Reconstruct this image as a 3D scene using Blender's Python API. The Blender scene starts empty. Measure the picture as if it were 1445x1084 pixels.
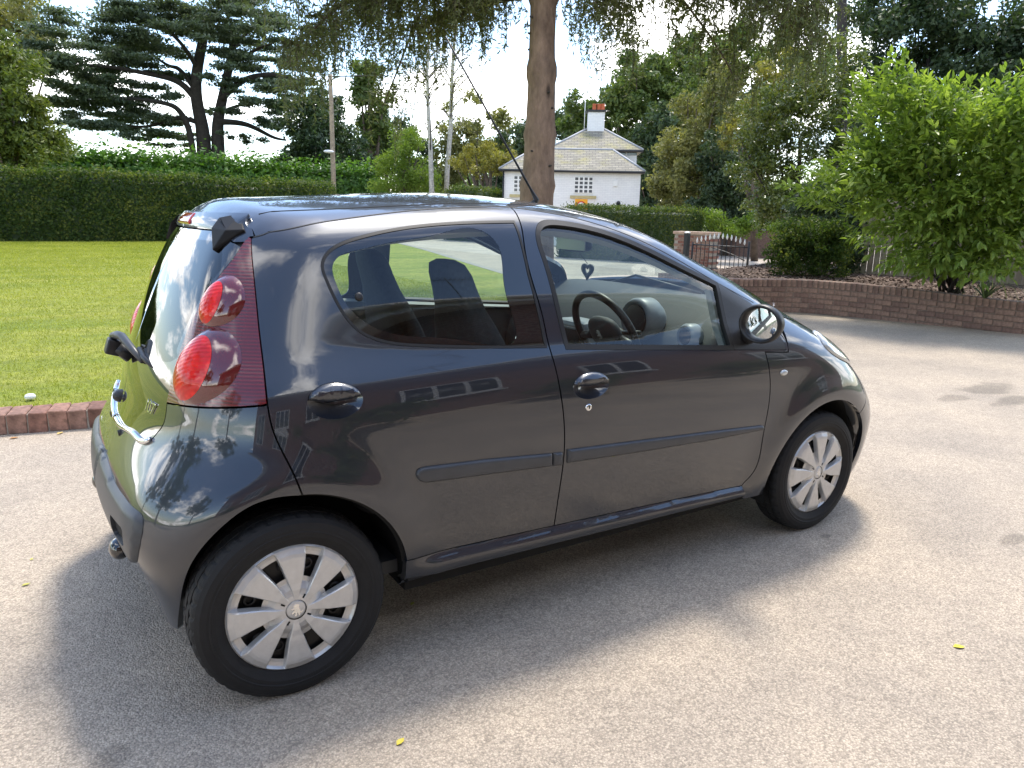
import bpy, bmesh, math, random
import numpy as np
from mathutils import Vector, Matrix, geometry
# ---------------------------------------------------------------- camera, sky, sun, exposure
scn = bpy.context.scene
COL = scn.collection
CAM_F, CAM_P = 1054.77, np.array([-.5318, -2.7224, 1.3736])
CAM_YAW, CAM_PITCH, CAM_ROLL = .9995, .2250, .0217
CX, CY = 722.5, 542.0
_f = np.array([math.cos(CAM_YAW)*math.cos(CAM_PITCH), math.sin(CAM_YAW)*math.cos(CAM_PITCH), -math.sin(CAM_PITCH)])
_r = np.cross(_f, [0, 0, 1]); _r /= np.linalg.norm(_r); _u = np.cross(_r, _f)
_c, _s = math.cos(CAM_ROLL), math.sin(CAM_ROLL)
CR, CU, CF = _c*_r+_s*_u, -_s*_r+_c*_u, _f
cam = bpy.data.cameras.new('camera'); camo = bpy.data.objects.new('camera', cam); COL.objects.link(camo)
camo.matrix_world = Matrix([[CR[0], CU[0], -CF[0], CAM_P[0]], [CR[1], CU[1], -CF[1], CAM_P[1]], [CR[2], CU[2], -CF[2], CAM_P[2]], [0, 0, 0, 1]])
cam.sensor_fit = 'HORIZONTAL'; cam.sensor_width = 36; cam.lens = CAM_F/1445*36
cam.clip_start = .05; cam.clip_end = 3000
scn.camera = camo
SUN_DIR = np.array([.74, .67, 0]); SUN_DIR /= np.linalg.norm(SUN_DIR)
SUN_EL = math.radians(63)
sun = bpy.data.lights.new('sun', 'SUN'); suno = bpy.data.objects.new('sun', sun); COL.objects.link(suno)
sun.energy = 2.0; sun.angle = math.radians(11.0); sun.color = (1, .93, .83)
sd = Vector((SUN_DIR[0]*math.cos(SUN_EL), SUN_DIR[1]*math.cos(SUN_EL), math.sin(SUN_EL)))
suno.rotation_euler = sd.to_track_quat('Z', 'Y').to_euler()
suno.location = (0, 0, 60)
W = bpy.data.worlds.new('World'); scn.world = W; W.use_nodes = True
def nn(nt, typ, loc=None, **kw):
    n = nt.nodes.new(typ)
    for k, v in kw.items():
        if k.startswith('i_'):
            n.inputs[k[2:].replace('_', ' ')].default_value = v
        else: setattr(n, k, v)
    return n
def setup_world():
    nt = W.node_tree; nt.nodes.clear(); L = nt.links.new
    out = nn(nt, 'ShaderNodeOutputWorld'); bg = nn(nt, 'ShaderNodeBackground'); bg.inputs[1].default_value = .15
    sky = nn(nt, 'ShaderNodeTexSky', sky_type='NISHITA', sun_disc=False)
    sky.sun_elevation = SUN_EL; sky.sun_rotation = math.atan2(SUN_DIR[0], SUN_DIR[1])
    sky.air_density = 1.0; sky.dust_density = .6; sky.ozone_density = 1.5
    tc = nn(nt, 'ShaderNodeTexCoord'); sep = nn(nt, 'ShaderNodeSeparateXYZ'); L(tc.outputs['Generated'], sep.inputs[0])
    # flatten the dome direction onto a cloud layer
    zz = nn(nt, 'ShaderNodeMath', operation='MAXIMUM'); L(sep.outputs[2], zz.inputs[0]); zz.inputs[1].default_value = 0.0
    za = nn(nt, 'ShaderNodeMath', operation='ADD'); L(zz.outputs[0], za.inputs[0]); za.inputs[1].default_value = .22
    dx = nn(nt, 'ShaderNodeMath', operation='DIVIDE'); L(sep.outputs[0], dx.inputs[0]); L(za.outputs[0], dx.inputs[1])
    dy = nn(nt, 'ShaderNodeMath', operation='DIVIDE'); L(sep.outputs[1], dy.inputs[0]); L(za.outputs[0], dy.inputs[1])
    cv = nn(nt, 'ShaderNodeCombineXYZ'); L(dx.outputs[0], cv.inputs[0]); L(dy.outputs[0], cv.inputs[1]); cv.inputs[2].default_value = 9.2
    n1 = nn(nt, 'ShaderNodeTexNoise', i_Scale=1.15, i_Detail=9, i_Roughness=.58, i_Distortion=.35); L(cv.outputs[0], n1.inputs['Vector'])
    n2 = nn(nt, 'ShaderNodeTexNoise', i_Scale=2.6, i_Detail=6, i_Roughness=.6); L(cv.outputs[0], n2.inputs['Vector'])
    mr = nn(nt, 'ShaderNodeMapRange', interpolation_type='SMOOTHSTEP'); L(n1.outputs[0], mr.inputs[0])
    mr.inputs[1].default_value = .495; mr.inputs[2].default_value = .63
    cl = nn(nt, 'ShaderNodeMapRange'); L(n2.outputs[0], cl.inputs[0]); cl.inputs[1].default_value = .3; cl.inputs[2].default_value = .7
    cl.inputs[3].default_value = 8.0; cl.inputs[4].default_value = 17.0
    cc = nn(nt, 'ShaderNodeVectorMath', operation='SCALE'); cc.inputs[0].default_value = (1.0, .985, .97); L(cl.outputs[0], cc.inputs['Scale'])
    sk = nn(nt, 'ShaderNodeVectorMath', operation='SCALE'); L(sky.outputs[0], sk.inputs[0]); sk.inputs['Scale'].default_value = 1.0
    mx = nn(nt, 'ShaderNodeMix', data_type='RGBA'); L(mr.outputs[0], mx.inputs['Factor']); L(sk.outputs[0], mx.inputs[6]); L(cc.outputs[0], mx.inputs[7])
    L(mx.outputs[2], bg.inputs[0]); L(bg.outputs[0], out.inputs[0])
setup_world()
vs = scn.view_settings; vs.view_transform = 'Standard'; vs.look = 'None'; vs.exposure = 1.35; vs.gamma = 1; vs.use_curve_mapping = False
scn.render.engine = 'CYCLES'
scn.cycles.max_bounces = 10; scn.cycles.transparent_max_bounces = 24; scn.cycles.glossy_bounces = 5; scn.cycles.transmission_bounces = 8
rng = np.random.default_rng(7); random.seed(7)

# ---------------------------------------------------------------- helpers
def tag(o, label=None, cat=None, group=None, kind=None):
    if label: o['label'] = label
    if cat: o['category'] = cat
    if group: o['group'] = group
    if kind: o['kind'] = kind
    return o
def empty(name, loc=(0, 0, 0), label=None, cat=None, group=None):
    o = bpy.data.objects.new(name, None); COL.objects.link(o); o.location = loc; o.empty_display_size = .1
    return tag(o, label, cat, group)
def link(name, me, mat=None, parent=None):
    o = bpy.data.objects.new(name, me); COL.objects.link(o)
    if mat is not None and not me.materials: me.materials.append(mat)
    if parent is not None: o.parent = parent
    return o
def mesh(name, v, f, mat=None, parent=None, smooth=False, normals=None):
    me = bpy.data.meshes.new(name); me.from_pydata([tuple(map(float, p)) for p in v], [], [tuple(map(int, q)) for q in f])
    if smooth: me.polygons.foreach_set('use_smooth', [True]*len(me.polygons))
    if normals is not None: me.normals_split_custom_set_from_vertices([tuple(map(float, p)) for p in normals])
    me.update()
    return link(name, me, mat, parent)
def fast_mesh(name, v, tri, mat, parent=None, k=3, smooth=False):
    """big meshes: v (n,3), tri (m,k) as arrays"""
    me = bpy.data.meshes.new(name); v = np.asarray(v, np.float32); tri = np.asarray(tri, np.int32); k = tri.shape[1]
    me.vertices.add(len(v)); me.vertices.foreach_set('co', v.ravel())
    me.loops.add(tri.size); me.loops.foreach_set('vertex_index', tri.ravel())
    me.polygons.add(len(tri)); me.polygons.foreach_set('loop_start', np.arange(0, tri.size, k, dtype=np.int32))
    if smooth: me.polygons.foreach_set('use_smooth', np.ones(len(tri), bool))
    me.update(calc_edges=True)
    return link(name, me, mat, parent)
def bm_obj(name, bm, mat, parent=None, smooth=False, bevel=0):
    if bevel: bmesh.ops.bevel(bm, geom=list(bm.edges), offset=bevel, segments=2, profile=.6, affect='EDGES', clamp_overlap=True)
    bmesh.ops.recalc_face_normals(bm, faces=bm.faces)
    me = bpy.data.meshes.new(name); bm.to_mesh(me); bm.free()
    if smooth: me.polygons.foreach_set('use_smooth', [True]*len(me.polygons))
    return link(name, me, mat, parent)
def add_box(bm, lo, hi, mtx=None):
    vs_ = [bm.verts.new((x, y, z)) for x in (lo[0], hi[0]) for y in (lo[1], hi[1]) for z in (lo[2], hi[2])]
    for q in ((0, 1, 3, 2), (4, 6, 7, 5), (0, 4, 5, 1), (2, 3, 7, 6), (0, 2, 6, 4), (1, 5, 7, 3)): bm.faces.new([vs_[i] for i in q])
    if mtx is not None: bmesh.ops.transform(bm, matrix=mtx, verts=vs_)
    return vs_
def box_obj(name, lo, hi, mat, parent=None, bevel=0, mtx=None, smooth=False):
    bm = bmesh.new(); add_box(bm, lo, hi, mtx); return bm_obj(name, bm, mat, parent, smooth, bevel)
def tube_geo(pts, rad, n=8, cap=True):
    """swept tube; rad a number or list"""
    P = np.array(pts, float); m = len(P); R = np.broadcast_to(np.asarray(rad, float), (m,))
    T = np.gradient(P, axis=0); T /= np.linalg.norm(T, axis=1)[:, None]+1e-12
    a = np.array([0, 0, 1.]) if abs(T[0][2]) < .9 else np.array([1., 0, 0])
    v = []; f = []
    for i in range(m):
        a = a-T[i]*(a@T[i]); a /= np.linalg.norm(a); b = np.cross(T[i], a)
        for k in range(n):
            t = 2*math.pi*k/n; v.append(P[i]+R[i]*(math.cos(t)*a+math.sin(t)*b))
    for i in range(m-1):
        for k in range(n):
            k2 = (k+1) % n; f.append((i*n+k, i*n+k2, (i+1)*n+k2, (i+1)*n+k))
    if cap: f.append(tuple(range(n-1, -1, -1))); f.append(tuple((m-1)*n+k for k in range(n)))
    return v, f
def tube(name, pts, rad, mat, parent=None, n=8, smooth=True):
    v, f = tube_geo(pts, rad, n); return mesh(name, v, f, mat, parent, smooth)
def join_geo(parts):
    V = []; Fc = []; o = 0
    for v, f in parts:
        V += list(v); Fc += [tuple(i+o for i in q) for q in f]; o += len(v)
    return V, Fc
def lathe_geo(prof, n=48, axis='y', closed=False):
    """prof: (r, h); revolve round the axis"""
    v = []; f = []; m = len(prof)
    for k in range(n):
        t = 2*math.pi*k/n; c, s = math.cos(t), math.sin(t)
        for r, h in prof:
            v.append((r*c, h, r*s) if axis == 'y' else (r*c, r*s, h))
    for k in range(n):
        k2 = (k+1) % n
        for i in range(m-1 if not closed else m):
            j = (i+1) % m
            f.append((k*m+i, k*m+j, k2*m+j, k2*m+i))
    return v, f
# ---------------------------------------------------------------- materials
def new_mat(name):
    m = bpy.data.materials.new(name); m.use_nodes = True; nt = m.node_tree; nt.nodes.clear()
    out = nn(nt, 'ShaderNodeOutputMaterial'); p = nn(nt, 'ShaderNodeBsdfPrincipled'); nt.links.new(p.outputs[0], out.inputs[0])
    return m, nt, p, out
def pmat(name, col, rough=.5, metal=0, coat=0, coat_r=.03, spec=.5, var=0, vscale=8, bump=0, bscale=60, trans=0, ior=1.45):
    m, nt, p, out = new_mat(name); L = nt.links.new
    p.inputs['Base Color'].default_value = (*col, 1); p.inputs['Roughness'].default_value = rough; p.inputs['Metallic'].default_value = metal
    p.inputs['Coat Weight'].default_value = coat; p.inputs['Coat Roughness'].default_value = coat_r; p.inputs['Specular IOR Level'].default_value = spec
    p.inputs['Transmission Weight'].default_value = trans; p.inputs['IOR'].default_value = ior
    tc = nn(nt, 'ShaderNodeTexCoord')
    if var:
        n = nn(nt, 'ShaderNodeTexNoise', i_Scale=vscale, i_Detail=5, i_Roughness=.65); L(tc.outputs['Object'], n.inputs['Vector'])
        r = nn(nt, 'ShaderNodeValToRGB'); L(n.outputs[0], r.inputs[0])
        r.color_ramp.elements[0].position = .3; r.color_ramp.elements[1].position = .7
        r.color_ramp.elements[0].color = (*[c*(1-var) for c in col], 1); r.color_ramp.elements[1].color = (*[min(1, c*(1+var)) for c in col], 1)
        L(r.outputs[0], p.inputs['Base Color'])
        rr = nn(nt, 'ShaderNodeMapRange'); L(n.outputs[0], rr.inputs[0]); rr.inputs[3].default_value = max(0, rough-.08*var); rr.inputs[4].default_value = min(1, rough+.12*var)
        L(rr.outputs[0], p.inputs['Roughness'])
    if bump:
        n = nn(nt, 'ShaderNodeTexNoise', i_Scale=bscale, i_Detail=4); L(tc.outputs['Object'], n.inputs['Vector'])
        b = nn(nt, 'ShaderNodeBump'); b.inputs['Strength'].default_value = bump; b.inputs['Distance'].default_value = .002; L(n.outputs[0], b.inputs['Height']); L(b.outputs[0], p.inputs['Normal'])
    return m
def glass_mat(name, tint, ior=1.5, rough=0.0):
    """thin window glass: clear transmission plus a mirror layer by Fresnel"""
    m = bpy.data.materials.new(name); m.use_nodes = True; nt = m.node_tree; nt.nodes.clear(); L = nt.links.new
    out = nn(nt, 'ShaderNodeOutputMaterial'); t = nn(nt, 'ShaderNodeBsdfTransparent'); t.inputs[0].default_value = (*tint, 1)
    g = nn(nt, 'ShaderNodeBsdfGlossy'); g.inputs['Roughness'].default_value = rough; g.inputs[0].default_value = (1, 1, 1, 1)
    fr = nn(nt, 'ShaderNodeFresnel'); geo = nn(nt, 'ShaderNodeNewGeometry')   # same reflectance from both faces of the pane
    io = nn(nt, 'ShaderNodeMapRange'); L(geo.outputs['Backfacing'], io.inputs[0]); io.inputs[3].default_value = ior; io.inputs[4].default_value = 1/ior; L(io.outputs[0], fr.inputs[0])
    k = nn(nt, 'ShaderNodeMath', operation='MULTIPLY'); L(fr.outputs[0], k.inputs[0]); k.inputs[1].default_value = 1.3; k.use_clamp = True
    mx = nn(nt, 'ShaderNodeMixShader'); L(k.outputs[0], mx.inputs[0]); L(t.outputs[0], mx.inputs[1]); L(g.outputs[0], mx.inputs[2]); L(mx.outputs[0], out.inputs[0])
    return m
def paint_mat():
    m, nt, p, out = new_mat('grey_metallic_paint'); L = nt.links.new
    p.inputs['Base Color'].default_value = (.019, .0235, .0345, 1); p.inputs['Metallic'].default_value = .5; p.inputs['Roughness'].default_value = .36
    p.inputs['Coat Weight'].default_value = 1; p.inputs['Coat Roughness'].default_value = .012; p.inputs['Coat IOR'].default_value = 1.66
    tc = nn(nt, 'ShaderNodeTexCoord'); v = nn(nt, 'ShaderNodeTexNoise', i_Scale=900, i_Detail=1); L(tc.outputs['Object'], v.inputs['Vector'])
    r = nn(nt, 'ShaderNodeMapRange'); L(v.outputs[0], r.inputs[0]); r.inputs[3].default_value = .26; r.inputs[4].default_value = .46; L(r.outputs[0], p.inputs['Roughness'])
    d = nn(nt, 'ShaderNodeTexNoise', i_Scale=3.5, i_Detail=7, i_Roughness=.7); L(tc.outputs['Object'], d.inputs['Vector'])
    q = nn(nt, 'ShaderNodeMapRange'); L(d.outputs[0], q.inputs[0]); q.inputs[1].default_value = .35; q.inputs[2].default_value = .75; q.inputs[3].default_value = .008; q.inputs[4].default_value = .05; L(q.outputs[0], p.inputs['Coat Roughness'])
    # road film low on the flanks
    sp = nn(nt, 'ShaderNodeSeparateXYZ'); L(tc.outputs['Object'], sp.inputs[0]); h = nn(nt, 'ShaderNodeMapRange', interpolation_type='SMOOTHSTEP'); L(sp.outputs[2], h.inputs[0]); h.inputs[1].default_value = .2; h.inputs[2].default_value = .55; h.inputs[3].default_value = .20; h.inputs[4].default_value = .008
    dn = nn(nt, 'ShaderNodeTexNoise', i_Scale=11, i_Detail=8, i_Roughness=.7); L(tc.outputs['Object'], dn.inputs['Vector']); dm = nn(nt, 'ShaderNodeMapRange'); L(dn.outputs[0], dm.inputs[0]); dm.inputs[1].default_value = .38; dm.inputs[2].default_value = .8
    fm = nn(nt, 'ShaderNodeMath', operation='MULTIPLY'); L(h.outputs[0], fm.inputs[0]); L(dm.outputs[0], fm.inputs[1])
    du = nn(nt, 'ShaderNodeBsdfDiffuse'); du.inputs[0].default_value = (.11, .10, .088, 1); mx = nn(nt, 'ShaderNodeMixShader'); L(fm.outputs[0], mx.inputs[0]); L(p.outputs[0], mx.inputs[1]); L(du.outputs[0], mx.inputs[2]); L(mx.outputs[0], out.inputs[0])
    return m
M = {}
M['paint'] = paint_mat()
M['black'] = pmat('black_plastic', (.016, .016, .017), .42, var=.2, vscale=20)
M['gap'] = pmat('dark_cavity', (.006, .006, .006), .9)
M['rubber'] = pmat('rubber_seal', (.012, .012, .012), .55)
M['greyplastic'] = pmat('grey_plastic', (.055, .058, .063), .38, var=.12, vscale=12)
M['glass'] = glass_mat('window_glass', (.80, .88, .85))
M['rearglass'] = glass_mat('privacy_glass', (.10, .13, .12), 1.6)
M['frit'] = pmat('black_glazing_border', (.008, .008, .009), .04, coat=1, spec=.8)
M['chrome'] = pmat('chrome', (.75, .76, .77), .08, metal=1)
M['silver'] = pmat('silver_wheel_paint', (.56, .555, .54), .33, metal=.45, coat=.4, coat_r=.15, var=.07, vscale=40)
M['tyre'] = pmat('tyre_rubber', (.009, .009, .0095), .72, var=.25, vscale=30, bump=.3, bscale=300)
M['steel'] = pmat('black_steel', (.012, .012, .013), .45)
M['inner'] = pmat('interior_dark_trim', (.055, .058, .06), .65, bump=.2, bscale=400)
M['seat'] = pmat('seat_fabric', (.05, .053, .058), .9, var=.2, vscale=60, bump=.5, bscale=500)
M['lining'] = pmat('pale_headlining', (.36, .37, .355), .9)
M['dash'] = pmat('dashboard_grey', (.026, .029, .029), .62, bump=.2, bscale=500)
M['dashsilver'] = pmat('dashboard_silver', (.26, .27, .28), .4)
M['mirror'] = pmat('mirror_glass', (.85, .87, .88), .01, metal=1)
M['red'] = pmat('red_lamp', (.45, .012, .012), .08, coat=1)
M['lampclear'] = pmat('headlamp_lens', (.55, .57, .55), .06, metal=.3, coat=1)
# ---------------------------------------------------------------- car body: one smooth implicit skin, panels cut from it
class CS:
    def __init__(s, pts):
        P = np.array(pts, float); x, y = P[:, 0], P[:, 1]; n = len(x); h = np.diff(x); A = np.eye(n); b = np.zeros(n)
        for i in range(1, n-1):
            A[i, i-1] = h[i-1]; A[i, i] = 2*(h[i-1]+h[i]); A[i, i+1] = h[i]; b[i] = 6*((y[i+1]-y[i])/h[i]-(y[i]-y[i-1])/h[i-1])
        s.x, s.y, s.h, s.m = x, y, h, np.linalg.solve(A, b)
    def __call__(s, q):
        q = np.asarray(q, float); x, y, h, m = s.x, s.y, s.h, s.m; qc = np.clip(q, x[0], x[-1])
        i = np.clip(np.searchsorted(x, qc, side='right')-1, 0, len(h)-1); a = x[i+1]-qc; c = qc-x[i]; H = h[i]
        v = m[i]*a**3/(6*H)+m[i+1]*c**3/(6*H)+(y[i]/H-m[i]*H/6)*a+(y[i+1]/H-m[i+1]*H/6)*c
        s0 = (y[1]-y[0])/h[0]-h[0]*m[1]/6; s1 = (y[-1]-y[-2])/h[-1]+h[-1]*m[-2]/6
        return v+np.where(q < x[0], (q-x[0])*s0, 0)+np.where(q > x[-1], (q-x[-1])*s1, 0)
sec = CS([(.12, .735), (.20, .760), (.30, .778), (.40, .792), (.52, .806), (.66, .814), (.78, .811), (.85, .8045), (.895, .794), (.93, .7795), (.96, .7655), (1.02, .7455), (1.15, .700), (1.28, .638), (1.38, .575), (1.46, .515)])
pl_low = CS([(-.50, -.115), (-.20, -.045), (.20, -.008), (.80, 0), (1.40, 0), (2.00, 0), (2.40, -.006), (2.70, -.033), (3.00, -.096)])
pl_up = CS([(-.5, -.17), (-.2, -.095), (.2, -.035), (.8, .0), (1.3, -.004), (1.8, -.03), (2.2, -.06), (2.6, -.1), (3.0, -.17)])
topz = CS([(-.45, 1.335), (-.30, 1.366), (-.10, 1.394), (.20, 1.413), (.60, 1.438), (.95, 1.442), (1.20, 1.423), (1.42, 1.384), (1.65, 1.299), (1.90, 1.201), (2.12, 1.092), (2.30, 1.000), (2.50, .890), (2.70, .760), (2.85, .645), (2.98, .530)])
topc = CS([(-.45, .30), (.4, .22), (1.2, .20), (1.9, .22), (2.4, .16), (3., .3)])
rearx = CS([(.12, -.315), (.22, -.338), (.34, -.376), (.48, -.412), (.62, -.368), (.72, -.328), (.84, -.295), (1.00, -.240), (1.15, -.176), (1.28, -.106), (1.38, -.035), (1.46, .020)])
frontx = CS([(.12, 2.955), (.25, 3.005), (.40, 3.024), (.55, 3.013), (.70, 2.973), (.85, 2.892), (1.00, 2.802)])
def sst(a, b, x):
    t = np.clip((x-a)/(b-a), 0, 1); return t*t*t*(t*(6*t-15)+10)
AXR, AXF, AZ = 0., 2.34, .272
def side_w(x, z):
    k = sst(.75, 1.15, z); y = sec(z)+pl_low(x)*(1-k)+pl_up(x)*k
    for cx in (AXR, AXF):
        r = np.hypot(x-cx, z-AZ); y = y+.024*np.exp(-((r-.355)/.085)**2)*sst(-.25, .25, z-AZ)
    return y
def pn(a, b, r, p):
    A = np.maximum(a+r, 0)/r; B = np.maximum(b+r, 0)/r
    return r*((A**p+B**p)**(1/p)-1)
def F(x, y, z):
    y = np.abs(y); ds = (y-side_w(x, z))*.97; dr = (rearx(z)+(.10+.16*sst(.55, .8, z))*y*y-x)*.97; df = (x-frontx(z)+.16*y*y)*.97
    e = 1e-3; sl = (topz(x+e)-topz(x-e))/(2*e); dt = (z-topz(x)+topc(x)*y*y)/np.sqrt(1+sl*sl)
    f = pn(ds, dr, .24-.04*sst(.5, 1.3, z)-.07*(1-sst(.2, .6, z)), 2.3); f = pn(f, df, .22, 2.2)
    return pn(f, dt, .07+.05*sst(1.5, 2.3, x), 2.2)
def grad(P):
    e = 1e-3; g = np.empty_like(P)
    for i in range(3):
        d = np.zeros(3); d[i] = e; a = P+d; b = P-d; g[:, i] = F(a[:, 0], a[:, 1], a[:, 2])-F(b[:, 0], b[:, 1], b[:, 2])
    return g/(np.linalg.norm(g, axis=1)[:, None]+1e-12)
def px_rays(px):
    px = np.atleast_2d(np.array(px, float)); d = CF+((px[:, :1]-CX)/CAM_F)*CR-((px[:, 1:]-CY)/CAM_F)*CU
    return d/np.linalg.norm(d, axis=1)[:, None]
def at_y(px, y): d = px_rays(px)[0]; return CAM_P+d*(y-CAM_P[1])/d[1]
def at_x(px, x): d = px_rays(px)[0]; return CAM_P+d*(x-CAM_P[0])/d[0]
def at_z(px, z=0): d = px_rays(px)[0]; return CAM_P+d*(z-CAM_P[2])/d[2]
def at_d(px, dist):
    """point on the pixel's ray at a horizontal distance in metres"""
    d = px_rays(px)[0]; return CAM_P+d*dist/math.hypot(d[0], d[1])
def hits(px):
    d = px_rays(px); t = np.linspace(.9, 5.2, 1400); P = CAM_P+d[:, None]*t[None, :, None]; f = F(P[..., 0], P[..., 1], P[..., 2])
    h = f < 0; i = np.maximum(h.argmax(1), 1); ok = h.any(1); a = t[i-1].copy(); b = t[i].copy()
    for _ in range(26):
        m = (a+b)/2; p = CAM_P+d*m[:, None]; v = F(p[:, 0], p[:, 1], p[:, 2]); a = np.where(v < 0, a, m); b = np.where(v < 0, m, b)
    tt = np.where(ok, (a+b)/2, t[f.argmin(1)])
    return CAM_P+d*tt[:, None]
# side chart (s, z): s = x along the flank, bending round the rear and front corners
X0, X1, Y0, R0 = .05, 2.50, .42, .38
QA = math.pi/2
S_REAR = X0-R0*QA-Y0; S_FRONT = X1+R0*QA+Y0
def chart_rays(q):
    s, z = q[:, 0], q[:, 1]; ar = (X0-s)/R0; af = (s-X1)/R0; a = np.where(ar > 0, ar, np.where(af > 0, af, 0)); sg = np.where(ar > 0, -1., 1.)
    fl = a > QA; x = np.where(ar > 0, X0, np.where(af > 0, X1, s)); y = np.where(a > 0, -Y0+np.where(fl, (a-QA)*R0, 0), 0)
    ac = np.minimum(a, QA)
    return np.c_[x, y, z], np.c_[sg*np.sin(ac), -np.cos(ac), 0*s]
def to_chart(P):
    x, y, z = P[:, 0], P[:, 1], P[:, 2]; dx = np.where(x < X0, X0-x, np.where(x > X1, x-X1, 0)); a = np.where(y < -Y0, np.arctan2(dx, -(y+Y0)), QA+(y+Y0)/R0)
    s = np.where(x < X0, X0-R0*a, np.where(x > X1, X1+R0*a, x))
    return np.c_[s, z]
def top_rays(q): return np.c_[q[:, 0], q[:, 1], 0*q[:, 0]+.35], np.tile([0., 0, 1], (len(q), 1))
def solve(q, rays=chart_rays):
    O, D = rays(np.asarray(q, float)); a = np.zeros(len(O)); b = np.full(len(O), 1.35)
    for _ in range(34):
        m = (a+b)/2; p = O+D*m[:, None]; v = F(p[:, 0], p[:, 1], p[:, 2]); a = np.where(v < 0, m, a); b = np.where(v < 0, b, m)
    return O+D*((a+b)/2)[:, None]
def resample(P, step=.012, closed=False, smooth=True):
    P = np.asarray(P, float)
    if closed: P = np.r_[P, P[:1]]
    t = np.r_[0, np.cumsum(np.linalg.norm(np.diff(P, axis=0), axis=1))]; n = max(2, int(round(t[-1]/step))+1); u = np.linspace(0, t[-1], n)
    if smooth and len(P) > 2:
        if closed:  # wrap for a seamless loop
            k = min(4, len(P)-2); PP = np.r_[P[-1-k:-1], P, P[1:1+k]]; tt = np.r_[t[-1-k:-1]-t[-1], t, t[1:1+k]+t[-1]]
        else: PP, tt = P, t
        Q = np.c_[CS(np.c_[tt, PP[:, 0]])(u), CS(np.c_[tt, PP[:, 1]])(u)]
    else: Q = np.c_[np.interp(u, t, P[:, 0]), np.interp(u, t, P[:, 1])]
    return Q[:-1] if closed else Q
def cur(px, smooth=True): return resample(to_chart(hits(px)), smooth=smooth)
def loop(px): return resample(to_chart(hits(px)), closed=True)
def area(P): return .5*np.sum(P[:, 0]*np.roll(P[:, 1], -1)-np.roll(P[:, 0], -1)*P[:, 1])
def cat(*cs):
    P = np.concatenate(cs); d = np.linalg.norm(P-np.roll(P, 1, axis=0), axis=1); P = P[d > .0025]
    return P if area(P) > 0 else P[::-1]
def inset(P, d):
    P = P if area(P) > 0 else P[::-1]
    e = np.roll(P, -1, axis=0)-P; e /= np.linalg.norm(e, axis=1)[:, None]+1e-9; n = np.c_[-e[:, 1], e[:, 0]]; m = n+np.roll(n, 1, axis=0)
    l = np.maximum(np.linalg.norm(m, axis=1), .5); m = m/l[:, None]; k = 1/np.maximum(.45, np.sum(m*n, axis=1))
    return P+m*(d*k)[:, None]
def inside(Q, P):
    x, y = Q[:, 0][:, None], Q[:, 1][:, None]; x1, y1 = P[:, 0], P[:, 1]; x2, y2 = np.roll(x1, -1), np.roll(y1, -1)
    c = ((y1 > y) != (y2 > y)) & (x < (x2-x1)*(y-y1)/(y2-y1+1e-15)+x1)
    return c.sum(1) % 2 == 1
def bdist(Q, loops):
    best = np.full(len(Q), 9.)
    for P in loops:
        A = P; B = np.roll(P, -1, axis=0); ab = B-A; l2 = np.sum(ab*ab, axis=1)+1e-12
        t = np.clip(((Q[:, None]-A)*ab).sum(2)/l2, 0, 1); d = np.linalg.norm(Q[:, None]-(A+t[..., None]*ab), axis=2).min(1); best = np.minimum(best, d)
    return best
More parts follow.
